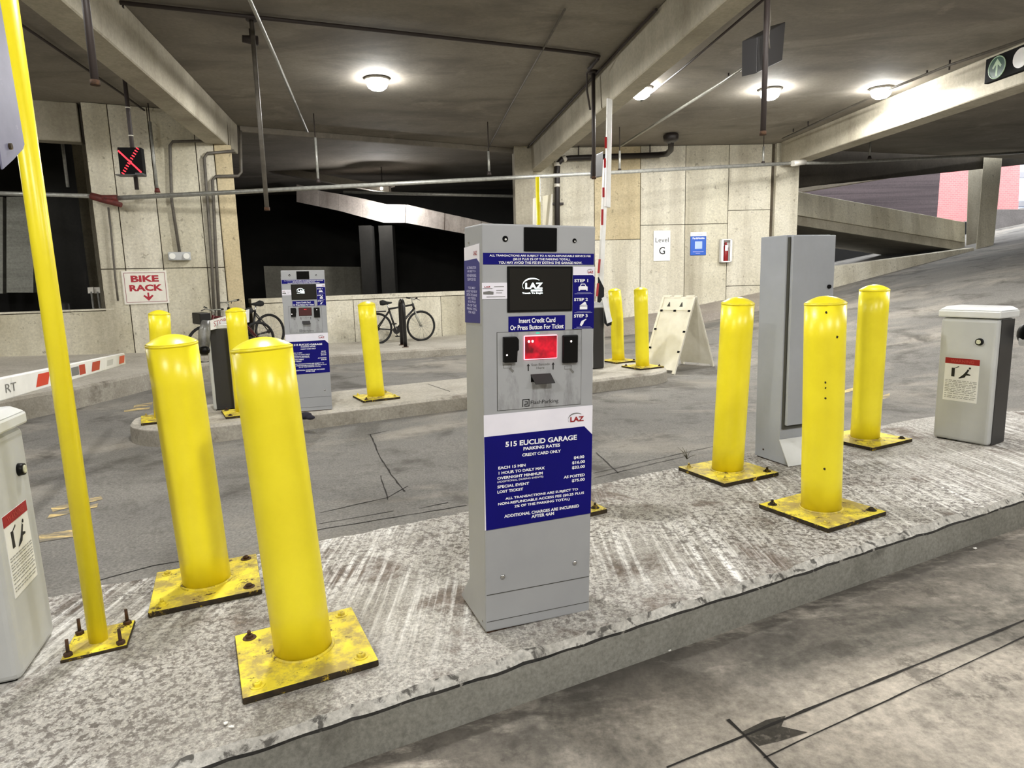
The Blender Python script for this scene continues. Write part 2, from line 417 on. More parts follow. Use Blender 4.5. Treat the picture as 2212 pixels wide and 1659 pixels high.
# grime that gathers along the foot of the near curb
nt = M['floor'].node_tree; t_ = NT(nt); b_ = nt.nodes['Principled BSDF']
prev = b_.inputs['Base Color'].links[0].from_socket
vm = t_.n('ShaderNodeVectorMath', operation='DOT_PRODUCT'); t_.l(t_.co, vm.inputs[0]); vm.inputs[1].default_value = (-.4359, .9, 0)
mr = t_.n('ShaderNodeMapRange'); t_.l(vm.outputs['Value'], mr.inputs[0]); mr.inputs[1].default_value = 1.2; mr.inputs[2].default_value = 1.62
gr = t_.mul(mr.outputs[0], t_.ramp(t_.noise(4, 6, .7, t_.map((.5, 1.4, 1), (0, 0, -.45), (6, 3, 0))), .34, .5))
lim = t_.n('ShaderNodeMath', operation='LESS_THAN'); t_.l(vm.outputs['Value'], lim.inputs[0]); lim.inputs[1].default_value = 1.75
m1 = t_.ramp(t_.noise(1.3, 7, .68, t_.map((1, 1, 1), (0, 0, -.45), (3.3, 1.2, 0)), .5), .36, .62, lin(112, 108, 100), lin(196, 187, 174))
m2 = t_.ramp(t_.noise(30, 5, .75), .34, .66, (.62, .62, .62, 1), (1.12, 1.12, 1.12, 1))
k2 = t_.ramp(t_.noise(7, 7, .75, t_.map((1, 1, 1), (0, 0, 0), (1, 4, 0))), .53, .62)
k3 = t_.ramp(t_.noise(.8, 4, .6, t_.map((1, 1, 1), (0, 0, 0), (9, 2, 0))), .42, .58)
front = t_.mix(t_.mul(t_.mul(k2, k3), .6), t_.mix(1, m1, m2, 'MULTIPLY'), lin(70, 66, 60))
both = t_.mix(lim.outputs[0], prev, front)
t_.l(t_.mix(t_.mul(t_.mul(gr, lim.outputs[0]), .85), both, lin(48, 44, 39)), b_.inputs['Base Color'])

def ribbon(parent, name, px, w, mat, jit=.004, lift=.002, pick=fl, zf=FL):
    pts = []
    P = [pick(*p) for p in px]
    for a, b in zip(P, P[1:]):
        k = max(1, int((b-a).length/.06))
        for i in range(k): pts.append(a.lerp(b, i/k))
    pts.append(P[-1])
    vs = []
    for i, p in enumerate(pts):
        t = pts[min(i+1, len(pts)-1)]-pts[max(i-1, 0)]; nn = V((-t.y, t.x, 0)).normalized()
        q = p+nn*random.uniform(-jit, jit); ww = w*random.uniform(.5, 1.2)/2
        for sgn in (-1, 1):
            e = q+nn*ww*sgn; vs.append((e.x, e.y, zf(e.x, e.y)+lift))
    m = MB(); m.add(vs, [(2*i, 2*i+1, 2*i+3, 2*i+2) for i in range(len(pts)-1)])
    return m.build(name, mat, parent)
for px, w in (([(1440, 1659), (2230, 1334)], .010),
              ([(1650, 1638), (2230, 1368)], .005),
              ([(1572, 1555), (1640, 1620), (1690, 1672)], .011),
              ([(800, 938), (820, 985), (845, 1025), (874, 1062)], .011), ([(822, 1028), (838, 1080)], .007),
              ([(690, 1108), (835, 1076), (882, 1050)], .008), ([(680, 1146), (850, 1118), (1008, 1092)], .008),
              ([(905, 1099), (968, 1086)], .007), ([(690, 1132), (850, 1104)], .006), ([(795, 940), (840, 930)], .008),
              ([(1288, 978), (1335, 1022)], .008), ([(1285, 1022), (1480, 978), (1600, 952)], .006), ([(1285, 1032), (1480, 986)], .006),
              ([(210, 1255), (330, 1222), (420, 1208)], .007)):
    ribbon(floor, 'crack', px, w, M['crack'], .0009 if px[0][1] > 1500 else .003)
for a in ([(1600, 1583), (1655, 1556), (1697, 1547), (1688, 1570), (1745, 1583), (1690, 1600), (1640, 1612)],):
    m = MB(); m.poly([(p.x, p.y, FL(p.x, p.y)+.0015) for p in (fl(*q) for q in a)]); m.build('tar_patch', M['tar'], floor)
def linepatch(px): 
    m = MB(); m.poly([(p.x, p.y, FL(p.x, p.y)+.0025) for p in (fl(*q) for q in px)]); m.build('painted_line', M['yellowline'], floor)
for a in ([(84, 1156), (158, 1145), (162, 1160), (86, 1172)], [(110, 1098), (218, 1072), (222, 1079), (114, 1106)], [(108, 1112), (212, 1088), (210, 1096), (100, 1122)],
          [(290, 876), (330, 869), (328, 875), (288, 882)], [(268, 886), (325, 879), (322, 884), (268, 890)],
          [(1815, 846), (1850, 836), (1850, 842), (1815, 853)], [(1900, 856), (1922, 850), (1922, 858), (1900, 864)], [(1828, 1003), (1845, 1000), (1846, 1004), (1829, 1007)]):
    linepatch(a)

def island(name, outline, zf, mats, rough, label, inset=.022, drop=.03):
    n = len(outline); vs = [[], [], [], []]
    for i, (x, y) in enumerate(outline):
        a = V(outline[i-1]); b = V(outline[(i+1) % n]); t = (V((b.x-a.x, b.y-a.y))).normalized(); nn = V((t.y, -t.x))
        k = rough*noise.noise((x*9, y*9, 0)) + rough*.6*noise.noise((x*31, y*31, 3))
        k2 = rough*noise.noise((x*7, y*7, 5))
        z = zf(x, y)
        for r, (o, dz) in enumerate(((.012, -.32), (0, -drop-abs(k2)), (-.003+k*.4, -drop*.75-abs(k2)*.8), (-inset+k*1.6, 0))):
            px, py = x+nn.x*o, y+nn.y*o
            vs[r].append((px, py, (zf(px, py) if r == 3 else z)+dz))
    m = MB()
    allv = vs[0]+vs[1]+vs[2]+vs[3]
    fs = [(r*n+i, r*n+(i+1) % n, (r+1)*n+(i+1) % n, (r+1)*n+i) for r in range(3) for i in range(n)]
    m.add(allv, fs); 
    for q in range(3*n): m.m[q] = 0 if q < n else (1 if q < 2*n else 3)
    m.f.append([3*n+i for i in range(n)]); m.m.append(2); m.s.append(False)
    return struct(m.build(name, mats), label)
def capsule(u, nrm, s0, s1, n0, n1, a0, a1, step):
    P = []
    k = int((s1-s0)/step)
    P += [(s0+(s1-s0)*i/k, n0) for i in range(k)]
    nm, hb = (n0+n1)/2, (n1-n0)/2
    P += [(s1+a1*math.cos(t), nm+hb*math.sin(t)) for t in [-math.pi/2+math.pi*i/28 for i in range(28)]]
    P += [(s1-(s1-s0)*i/k, n1) for i in range(k)]
    P += [(s0-a0*math.cos(t), nm+hb*math.sin(t)) for t in [math.pi/2-math.pi*i/28 for i in range(28)]]
    return [(u[0]*s+nrm[0]*n, u[1]*s+nrm[1]*n) for s, n in P]
o1 = capsule((.9, .4359), (-.4359, .9), -3.4, 4.35, 1.629, 2.915, .6, 1.2, .03)
isl_o = island('traffic_island', o1, zi, [M['curb'], M['nose'], M['island'], M['nose2']], .012, 'raised concrete island under the large payment kiosk')
o2 = capsule((.879, .477), (-.477, .879), .4, 5.06, 5.992, 7.07, .62, .60, .06)
ZF = lambda x, y: .09
isl2_o = island('traffic_island', o2, ZF, [M['curb2'], M['curb2'], M['island2'], M['island2']], .01, 'far concrete island under the small payment kiosk')
# seams across the islands
def islpick(x, y): return isl(x, y)
ribbon(isl2_o, 'seam', [(925, 830), (972, 846)], .012, M['crack'], .003, .002, lambda x, y: hz(x, y, .09), ZF)

def walkz(x, y): return .09+.05*max(0, -x-3)
def wk(x, y):
    p = hz(x, y, .09)
    for _ in range(12): p = hz(x, y, walkz(p.x, p.y))
    return p
edge = [wk(-20, 868), wk(60, 853), wk(152, 838), wk(250, 818), wk(330, 801), wk(430, 787), wk(600, 774), wk(816, 760), wk(1007, 748), wk(1100, 741)]
m = MB(); k = len(edge)
back = [V((-12, 7.3, 0)), V((-9, 8.8, 0)), V((-7.5, 9.6, 0)), V((-6.8, 10.1, 0)), V((-6, 10.6, 0)), V((-5.2, 11.2, 0)), V((-4, 11.8, 0)), V((-2.2, 13, 0)), V((-.8, 13.9, 0)), V((.4, 14.6, 0))]
vs = []
for p, q in zip(edge, back):
    z = walkz(p.x, p.y)
    d = V((p.x-q.x, p.y-q.y, 0)).normalized()
    vs += [(p.x+d.x*.03, p.y+d.y*.03, -.3), (p.x+d.x*.03, p.y+d.y*.03, z-.03), (p.x, p.y, z), (q.x, q.y, walkz(q.x, q.y))]
fs = []; ms = []
for i in range(k-1):
    a, b = 4*i, 4*i+4
    fs += [(a, b, b+1, a+1), (a+1, b+1, b+2, a+2), (a+2, b+2, b+3, a+3)]; ms += [0, 0, 1]
m.add(vs, fs); m.m = ms
struct(m.build('sidewalk', [M['curb2'], M['island2']]), 'raised concrete walk under the bicycles')

# ------------------------------------------------------------------ ceiling, beams
CZ = 3.9
m = MB(); m.prism([(-14, -6.5), (26, -6.5), (26, 22.2), (6.2, 15.4), (6.2, 24), (-14, 24)], 'z', CZ, CZ+.3)
struct(m.build('ceiling', M['ceil']))
def beam(a, b, w0, w1, z0, z1, mat=None, name='ceiling_beam', label=None):
    a, b = V((a[0], a[1], 0)), V((b[0], b[1], 0)); d = (b-a).normalized(); n = V((d.y, -d.x, 0))   # n points right of travel
    m = MB()
    q = lambda z, wa, wb: [(p.x, p.y, z) for p in (a+n*wa, a+n*wb, b+n*wb, b+n*wa)]
    t = (w1-w0)*.06
    m.hexa(q(z0, w0+t, w1-t), q(z1, w0, w1)); return struct(m.build(name, mat or M['beam'], bevel=.012, seg=1), label)
# left, middle, right: ceiling edge line of the face that shows
beam((-2.35, .3), (-4.52, 11.8), -.36, 0, 3.42, CZ, label='left ceiling beam ending over the bike rack sign')
beam((2.62, .4), (.47, 14.62), 0, .29, 3.42, CZ, label='middle ceiling beam running to the column behind the kiosk')
beam((7.05, .4), (5.79, 14.6), 0, .42, 3.42, CZ, label='right ceiling beam lit by the lamp beside it')
beam((-4.5, 11.85), (.5, 14.7), -.12, 0, 3.80, CZ, M['ceil'], label='shallow edge beam over the dark bay')
beam((-12, 7.25), (-6.2, 10.2), -.3, 0, 3.36, CZ, label='deep edge beam over the left opening')

# ------------------------------------------------------------------ walls
def loc(Mf, x, y, dy=0):
    p = pl(x, y, Mf.translation+Mf.col[1].to_3d()*dy, Mf.col[1].to_3d()); return Mf.inverted() @ p
def wallobj(name, mb, mat, Mf, label=None, bevel=0):
    o = mb.build(name, mat, bevel=bevel); o.matrix_world = Mf; struct(o, label); MW[o.name] = Mf; return o
def panel(parent, u0, u1, v0, v1, mat, t=.012, gap=.012):
    m = MB(); m.box(u0+gap/2, u1-gap/2, -t, .004, v0+gap/2, v1-gap/2); return m.build('panel', mat, parent, bevel=.004, seg=1)
# right-hand back wall with the level sign
GW = frame((.3, 14.55, 0), .05)
ug = lambda x, y=500: loc(GW, x, y).x
vg = lambda x, y: loc(GW, x, y).z
gx = [1150, 1200, 1284, 1383, 1479, 1571, 1662]
m = MB(); m.box(ug(1150), ug(1716), .012, .4, -.4, CZ)
wall_g = wallobj('wall_back', m, M['joint'], GW, 'pale concrete wall with the level sign')
gz = [None, None, (1330, 518), (1430, 486), (1525, 484), (1615, 454)]
mt = ['wall', 'wall_c', 'wall_b', 'wall_c', 'wall', 'wall_c']
gz2 = {5: (1615, 617)}
for i in range(6):
    u0, u1 = ug(gx[i]), ug(gx[i+1])
    zs = [-.3]
    if i in gz2: zs.append(vg(*gz2[i]))
    if gz[i]: zs.append(vg(*gz[i]))
    zs.append(CZ)
    for j, (a, b) in enumerate(zip(zs, zs[1:])):
        panel(wall_g, u0, u1, a, b, M[mt[(i+2*j) % 6] if i != 2 else ('wall_c' if j == 0 else 'wall_b')])
m = MB(); m.box(ug(1668), ug(1717), -.10, .35, -.4, CZ)
wallobj('column', m, M['wall_c'], GW, 'concrete column at the right end of the level wall', .01)
m = MB(); m.box(ug(1113), ug(1152), -.25, .5, -.4, CZ)
wallobj('column', m, M['beam'], GW, 'concrete column under the middle beam', .015)
# walk at its foot
m = MB()
q = [(ug(1200)-.3, .0), (ug(1345), .0), (ug(1450), 0), (ug(1560), 0), (ug(1716), 0)]
vs = []
for u, _ in q:
    p = GW @ V((u, -.85, 0)); f = FL(p.x, p.y); p2 = GW @ V((u, 0, 0)); f2 = FL(p2.x, p2.y)
    vs += [(u, -.88, -.5), (u, -.85, f+.15), (u, .02, f2+.30)]
fs = [(3*i, 3*i+3, 3*i+4, 3*i+1) for i in range(4)]+[(3*i+1, 3*i+4, 3*i+5, 3*i+2) for i in range(4)]
m.add(vs, fs); wallobj('sidewalk', m, concrete('wall_foot_concrete', lin(168, 160, 150), lin(146, 138, 130), 2, 30, .2), GW, 'sloping curb walk at the foot of the level wall')

# bike sign wall (left) and low walls
BW = frame((-4.36, 11.05, 0), .4713)
ub = lambda x, y=500: loc(BW, x, y).x
vb = lambda x, y: loc(BW, x, y).z
m = MB(); m.box(ub(207), -.02, .012, .5, -.2, CZ)
wall_b = wallobj('wall_left', m, M['joint'], BW, 'concrete wall with the bike rack sign')
bx = [207, 262, 345, 440, 478]
zj = vb(390, 579)
for i in range(4):
    u0, u1 = ub(bx[i]), ub(bx[i+1])
    for j, (a, b) in enumerate(((-.1, zj), (zj, CZ))):
        panel(wall_b, u0, u1, a, b, M[['wall', 'wall_c', 'wall', 'wall_c'][i]])
m = MB(); m.box(ub(478)+.006, 0, -.03, .55, -.2, 3.42)
colw = wallobj('column', m, M['wall_b'], BW, 'tan concrete column under the left beam', .012)
def lowwall(name, a, b, top, base, th, label, caps, panels, mat):
    a, b = V(a), V(b); L = (b-a).length; yaw = math.atan2(b.y-a.y, b.x-a.x)
    Mf = frame((a.x, a.y, 0), yaw); m = MB(); m.box(0, L, .01, th, -.4, top-.02)
    o = wallobj(name, m, M['joint'], Mf, label)
    for i in range(panels):
        panel(o, L*i/panels, L*(i+1)/panels, base-.3, top-caps, M[mat[i % len(mat)]], .01, .01)
    m = MB(); m.box(0, L, -.012, th+.02, top-caps+.006, top); m.build('coping', M['wall_c'], o, bevel=.006, seg=1)
    return o
lowwall('wall_low', (-4.5, 11.68, 0), (.15, 14.53, 0), .985, .1, .22, 'low concrete wall behind the right bicycle', .09, 3, ['wall_c', 'wall_c', 'wall'])
lowwall('wall_low', (-12.2, 7.05, 0), (-6.02, 10.2, 0), .93, .2, .25, 'low concrete wall under the dark left opening', .03, 4, ['wall', 'wall_c', 'wall', 'wall'])
# dark left opening
DL = frame((-9.3, 13.0, 0), .25)
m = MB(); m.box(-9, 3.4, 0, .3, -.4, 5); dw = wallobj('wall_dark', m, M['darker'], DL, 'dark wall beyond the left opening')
def lp(x, y, Z): return at(x, y, Z)
m = WB(); m.world = False
for (xa, xb, ya, yb) in ((-60, 6, 425, 634), (14, 72, 425, 632)):
    a = lp(xa, ya, 11.6); b = lp(xb, ya, 11.8); c = lp(xb, yb, 11.8); d = lp(xa, yb, 11.6)
    k = MB(); dv = V((-.15, .3, 0)); k.hexa([a, b, c, d], [p+dv for p in (a, b, c, d)]); k.build('block_panel', M['shutter'], None) if False else None
    w_ = struct(k.build('wall_block', M['shutter']), 'grey block wall panel in the left opening' if xa < 0 else 'grey block wall panel nearest the yellow pole')
m = MB(); a = lp(128, 480, 11.7); m.tube([(a.x, a.y, -.2), (a.x, a.y, CZ)], .33, 20)
struct(m.build('column', M['dark']), 'round dark column in the left opening')
m = MB(); a = lp(168, 480, 12.6); m.box(a.x-.25, a.x+.25, a.y, a.y+.5, -.2, CZ)
struct(m.build('column', concrete('dim_column', lin(190, 182, 160), lin(150, 142, 122), 1, 24, .2, streak=(lin(50, 46, 38), 2, .5))), 'square stained column in the left opening')
# dark bay in the middle
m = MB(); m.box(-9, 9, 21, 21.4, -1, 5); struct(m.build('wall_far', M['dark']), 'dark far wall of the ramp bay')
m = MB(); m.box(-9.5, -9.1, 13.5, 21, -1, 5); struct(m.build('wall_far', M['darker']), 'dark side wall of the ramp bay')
m = MB()
a = at(575, 640, 17); b = at(790, 640, 17.6); m.hexa([(a.x, a.y, 0), (b.x, b.y, 0), (b.x, b.y, at(700, 578, 17).z), (a.x, a.y, at(600, 574, 17).z)], [(a.x, a.y+.2, 0), (b.x, b.y+.2, 0), (b.x, b.y+.2, at(700, 578, 17).z), (a.x, a.y+.2, at(600, 574, 17).z)])
struct(m.build('wall_far', concrete('ramp_wall_grey', lin(120, 118, 108), lin(92, 90, 80), 1, 20, .2)), 'grey wall beyond the small kiosk')
for px, w, mat, lb in ((792, .3, 'dark', 'dark column behind the low wall'), (836, .34, 'dark', 'second dark column behind the low wall')):
    a = at(px, 560, 16.6); m = MB(); m.box(a.x-w/2, a.x+w/2, a.y, a.y+.4, -.3, at(px, 488, 16.6).z); struct(m.build('column', M[mat]), lb)
# ramp fascia made of panels, with the slab behind
top = [(640, 398, 17.4), (689, 412, 17.2), (731, 419, 17), (781, 429, 16.8), (831, 441, 16.6), (877, 442, 16.4), (961, 461, 16), (1040, 478, 15.7), (1110, 494, 15.4)]
bot = [(640, 436), (689, 446), (731, 455), (783, 469), (829, 481), (875, 481), (960, 497), (1038, 511), (1108, 526)]
m = MB(); tp = [at(*p) for p in top]; bp = [at(b[0], b[1], t[2]) for b, t in zip(bot, top)]
for i in range(len(tp)-1):
    dv = V((.1, .6, 0))
    m.hexa([bp[i]+dv*.1, bp[i+1]+dv*.1, tp[i+1]+dv*.1, tp[i]+dv*.1], [bp[i]+dv*9, bp[i+1]+dv*9, tp[i+1]+dv*9-V((0, 0, .25)), tp[i]+dv*9-V((0, 0, .25))])
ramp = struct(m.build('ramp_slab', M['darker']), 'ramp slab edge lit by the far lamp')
for i in range(len(tp)-1):
    k = MB(); e = (tp[i+1]-tp[i])*.012; dv = V((.05, .055, 0))
    k.hexa([bp[i]+e, bp[i+1]-e, tp[i+1]-e, tp[i]+e], [p+dv for p in (bp[i]+e, bp[i+1]-e, tp[i+1]-e, tp[i]+e)]); k.build('panel', M['fascia'], ramp)
for px, Z in ((702, 16.9), (768, 16.7)):
    a, b = at(px-60, 405, Z-.2), at(px+240, 432, Z-.2)
m = MB(); m.tube([at(742, 415, 15.6), at(1108, 424, 15.2)], .035, 10)
tag(m.build('sprinkler_pipe', M['galv']), 'grey pipe crossing the dark ramp bay behind the long front pipe', 'pipe')
m = MB(); a = at(560, 352, 16); b = at(840, 402, 15.8); m.hexa([a, b, b+V((0, 0, -.16)), a+V((0, 0, -.16))], [p+V((0, .3, 0)) for p in (a, b, b+V((0, 0, -.16)), a+V((0, 0, -.16)))])
struct(m.build('ceiling_beam', M['ceil']), 'narrow sloping beam in the dark bay')
# enclosing walls out of view
m = MB(); m.box(-14.3, -14, -6.5, 24, -1, 5); struct(m.build('wall_side', M['wall']), 'side wall of the garage')
m = MB(); m.box(-14, 26, -6.8, -6.5, -1, 5); struct(m.build('wall_rear', M['wall']), 'rear wall of the garage')
m = MB(); m.box(18, 18.3, -6.5, 9, -1, 6); struct(m.build('wall_right', M['wall']), 'right wall of the garage')

# ------------------------------------------------------------------ right side: ramp walls, columns, outside
def slab(name, pts, dv, mat, label=None, bevel=.01):
    m = MB(); P = [at(*p) if not isinstance(p, Vector) and p[0] > 60 else V(p) for p in pts]; m.hexa(P, [p+V(dv) for p in P]); return struct(m.build(name, mat, bevel=bevel, seg=1), label)
slab('wall_low', [(1716, 648, 14.75), (2104, 590, 16.9), (2104, 535, 16.9), (1716, 587, 14.75)], (-.1, .22, 0), M['wall_c'], 'low concrete wall along the right ramp')
slab('ramp_parapet', [(1712, 463, 15.8), (2085, 524, 18.2), (2085, 480, 18.2), (1716, 412, 15.8)], (-.08, .2, 0), M['wall'], 'sloping parapet of the upper ramp')
slab('ramp_slab', [(1712, 485, 15.9), (2085, 543, 18.3), (2085, 523, 18.3), (1712, 462, 15.9)], (-.4, 3.2, 0), M['beam'], 'slab of the upper ramp under its parapet')
slab('wall_far', [(1690, 640, 22.5), (2120, 600, 22.5), (2120, 480, 22.5), (1690, 470, 22.5)], (0, .2, 0), M['darker'], 'dark wall under the upper ramp')
slab('wall_siding', [(1690, 500, 24), (2024, 474, 24), (2034, 340, 24), (1690, 355, 24)], (0, .2, 0), M['siding'], 'dusky siding above the upper ramp')
b0, b1 = at(1716, 407, 15.2), at(2300, 322, 18.3)
slab('ceiling_beam', [b0, b1, (b1.x, b1.y, CZ+.12), (b0.x, b0.y, CZ+.12)], (-.1, .35, 0), M['dimbeam'], 'beam over the right ramp')
slab('ceiling_beam', [(1716, 418, 19), (2092, 356, 21), (2092, 300, 21), (1716, 380, 19)], (0, .3, 0), concrete('dim_beam', lin(96, 88, 76), lin(80, 74, 62), 1, 20, .2), 'dim beam behind the beam over the right ramp')
slab('column', [(2104, 585, 17.1), (2141, 580, 17.2), (2170, 285, 17.2), (2130, 285, 17.1)], (.33, .45, 0), M['wall'], 'front column on the right ramp')
slab('column', [(2086, 560, 18.6), (2112, 556, 18.7), (2134, 285, 18.7), (2094, 285, 18.6)], (.33, .45, 0), M['beam'], 'rear column on the right ramp')
slab('wall_far', [(2138, 575, 22), (2216, 566, 22), (2216, 452, 22), (2150, 452, 22)], (0, .2, 0), concrete('grey_barrier', lin(128, 124, 122), lin(104, 100, 98), 1, 20, .2), 'grey barrier beyond the front column')
bm = WB(); bm.world = False
bm.hexa([at(1985, 540, 30), at(2196, 540, 30), at(2206, 300, 30), at(1985, 300, 30)], [p+V((0, .4, 0)) for p in (at(1985, 540, 30), at(2196, 540, 30), at(2206, 300, 30), at(1985, 300, 30))])
tag(bm.build('brick_building', M['brick']), 'pink brick building outside, seen through the ramp openings', 'building')
bm = MB()
P = [at(2192, 540, 31, ), at(2290, 540, 31), at(2300, 290, 31), at(2198, 290, 31)]
bm.hexa(P, [p+V((0, .4, 0)) for p in P])
gb = tag(bm.build('glazed_building', M['glasswall']), 'pale glazed building outside at the far right edge', 'building')
for i in range(4):
    k = MB(); a = P[3].lerp(P[0], (i+.5)/4); b = P[2].lerp(P[1], (i+.5)/4)
    k.hexa([a+V((0, -.05, 0)), b+V((0, -.05, 0)), b+V((0, -.05, .25)), a+V((0, -.05, .25))], [a, b, b+V((0, 0, .25)), a+V((0, 0, .25))]); k.build('spandrel', M['grey_c'], gb)

# ------------------------------------------------------------------ payment kiosk
def lz_logo(parent, mat_t, mat_a, u0, u1, v0, v1, y, arc=True):
    o = text(parent, 'LAZ', mat_t, u0, u1, v0, v1, y, .035)
    if arc:
        w = u1-u0; h = v1-v0; m = MB(); P = []
        for i in range(13):
            a = math.radians(205-i*13); P.append((u0+w*.42+w*.58*math.cos(a), v0+h*.55+h*1.15*math.sin(a), .03+.05*math.sin(math.pi*i/12)))
        for a, b in zip(P, P[1:]):
            m.quad((a[0], y, a[1]-h*a[2]*1.4), (b[0], y, b[1]-h*b[2]*1.4), (b[0], y, b[1]+h*b[2]*1.4), (a[0], y, a[1]+h*a[2]*1.4))
        m.build('logo_arc', mat_a, parent)
    return o
def plate2(parent, name, pts, mat, y0=-.0012, y1=0, label=None):
    m = MB(); m.prism(pts, 'y', y0, y1); return m.build(name, mat, parent, label=label)
def R4(a, b, c, d): return [(a, c), (b, c), (b, d), (a, d)]
def kiosk(Mf, label):
    w, d, h = .366, .166, 1.26
    K = thing('payment_kiosk', label, 'kiosk', Mf, 'payment kiosks')
    m = MB(); m.prism([(0, .006), (0, h), (d, h), (d, .118), (d+.1, .006)], 'x', 0, w); m.build('housing', M['grey'], K, bevel=.005)
    m = MB(); m.box(.008, w-.008, .008, d+.08, -.01, .006); m.build('base_shim', M['rust'], K)
    m = MB(); m.box(.004, w-.004, -.001, .0, .129, .131); m.box(.004, w-.004, -.001, .0, .0395, .041); m.build('seam', M['gasket'], K)
    # top window, lenses
    m = MB(); m.box(.129, .235, -.004, 0, 1.183, 1.252); m.build('camera_window', M['hole'], K, bevel=.004)
    for u, v, r in ((.071, 1.218, .0085), (.294, 1.216, .0065)):
        m = MB(); m.cyl((u, -.002, v), (u, .001, v), r, n=16); o = m.build('lens', M['hole'], K)
        m = MB(); m.sphere((u+.001, -.002, v-.002), r*.4, 8); m.build('glint', M['lens'], o)
    # decals
    b = plate2(K, 'fee_banner', R4(.003, .361, 1.145, 1.178), M['blue'])
    text(b, 'ALL TRANSACTIONS ARE SUBJECT TO A NON-REFUNDABLE SERVICE FEE', M['white_p'], .022, .349, 1.166, 1.1735, -.002, .02)
    text(b, '($0.25 PLUS 2% OF THE PARKING TOTAL).', M['white_p'], .095, .28, 1.1555, 1.164, -.002, .02)
    text(b, 'YOU MAY AVOID THIS FEE BY EXITING THE GARAGE NOW.', M['white_p'], .05, .32, 1.147, 1.154, -.002, .02)
    m = MB(); m.box(.076, .288, -.004, .0, 1.006, 1.140); s = m.build('screen_bezel', M['black'], K, bevel=.003)
    m = MB(); m.box(.083, .281, -.0046, -.003, 1.012, 1.134); sc = m.build('screen', M['screen'], s)
    lz_logo(sc, M['logo_e'], M['logo_e'], .132, .188, 1.074, 1.092, -.0056)
    m = MB(); m.box(.150, .187, -.0056, -.005, 1.0665, 1.0715); m.build('logo_bar', M['logo_e'], sc)
    text(sc, 'Touch To Begin', M['logo_e'], .122, .188, 1.0585, 1.0645, -.0056, .03)
    st = plate2(K, 'step_panel', R4(.290, .364, .950, 1.139), M['blue'], label='blue instruction strip with three steps')
    plate2(st, 'panel_header', [(.290, 1.114), (.358, 1.114), (.364, 1.108), (.364, 1.139), (.290, 1.139)], M['white_v'], -.0018, -.001)
    lz_logo(st, M['red_p'], M['grey_p'], .340, .359, 1.1195, 1.1265, -.0026)
    for i, (v, ln) in enumerate(((1.0925, 1.0615), (1.0355, 1.004), (.9855, .956))):
        text(st, 'STEP %d' % (i+1), M['white_p'], .2945, .3415, v, v+.0095, -.0022, .03)
        m = MB(); y = -.0022
        for k, (a0, a1) in enumerate(((.304, .352), (.296, .357))): m.box(a0, a1, y, y+.0006, ln-.0035*k-.0008, ln-.0035*k)
        m.build('fine_print', M['paleblue_p'], st)
    def pict(polys): 
        m = MB()
        for P in polys: m.poly([(a, -.0024, b) for a, b in P])
        m.build('pictogram', M['white_p'], st)
    car = [(.309, .0), (.309, .012), (.3135, .0145), (.317, .0215), (.331, .0215), (.335, .0145), (.340, .012), (.340, 0), (.3355, 0), (.3355, .003), (.314, .003), (.314, 0)]
    pict([[(a, 1.0665+b) for a, b in car]])
    m = MB(); m.poly([(a, -.003, 1.0665+b) for a, b in ((.316, .0145), (.319, .0195), (.3295, .0195), (.332, .0145))]); m.build('pictogram_window', M['blue'], st)
    pict([R4(.314, .340, 1.010, 1.019), R4(.314, .340, 1.0205, 1.0225), [(.316, 1.0235), (.338, 1.0235), (.334, 1.032), (.331, 1.0335)]])
    pict([[(.315, .9615), (.321, .959), (.327, .966), (.329, .972), (.338, .9795), (.336, .981), (.327, .977), (.321, .975), (.317, .968)]])
    lb = plate2(K, 'price_label', R4(-.001, .077, 1.046, 1.093), M['white_v'], label='small white label left of the screen')
    text(lb, 'LAZ', M['red_p'], .006, .024, 1.079, 1.0835, -.002, .03)
    m = MB(); 
    for a0, a1, v in ((.036, .066, 1.081), (.042, .064, 1.070), (.042, .06, 1.063), (.012, .07, 1.0515), (.0, .03, 1.0755)): m.box(a0, a1, -.002, -.001, v, v+.0016)
    m.build('fine_print', M['grey_p'], lb)
    m = MB(); m.poly([(.002, -.002, 1.06), (.033, -.002, 1.059), (.034, -.002, 1.067), (.02, -.002, 1.069), (.002, -.002, 1.067)]); m.build('printed_shape', M['grey_p'], lb)
    ib = plate2(K, 'insert_banner', R4(.080, .265, .949, .994), M['blue'])
    text(ib, 'Insert Credit Card', M['white_p'], .113, .232, .9735, .988, -.002, .02)
    text(ib, 'Or Press Button For Ticket', M['white_p'], .085, .260, .9535, .968, -.002, .02)
    # recessed service panel and readers
    m = MB(); m.box(.043, .323, -.0006, 0, .713, .949); m.build('panel_gap', M['gasket'], K)
    m = MB(); m.box(.0445, .3215, -.0018, 0, .7145, .9475); m.build('service_panel', M['grey_d'], K)
    m = MB(); m.prism([(.061, .859), (.102, .859), (.104, .893), (.108, .894), (.108, .926), (.101, .935), (.061, .935)], 'y', -.016, 0); rd = m.build('card_reader', M['black'], K, bevel=.002)
    m = MB(); m.sphere((.069, -.0165, .882), .0024, 8); m.build('led', M['led_w'], rd)
    m = MB(); m.box(.255, .306, -.012, 0, .847, .933); rd2 = m.build('tap_reader', M['black'], K, bevel=.003)
    m = MB(); m.sphere((.281, -.0125, .914), .0028, 8); m.build('led', M['led_w'], rd2)
    m = MB(); m.box(.128, .238, -.006, 0, .863, .936); fr = m.build('scanner_frame', M['led_pink'], K, bevel=.003)
    m = MB(); m.box(.1305, .2355, -.0068, -.004, .866, .9335); rw = m.build('scanner_window', M['red_w'], fr)
    for u in (.143, .155):
        m = MB(); m.sphere((u, -.007, .9185), .0034, 8); m.build('led', M['led_w'], rw)
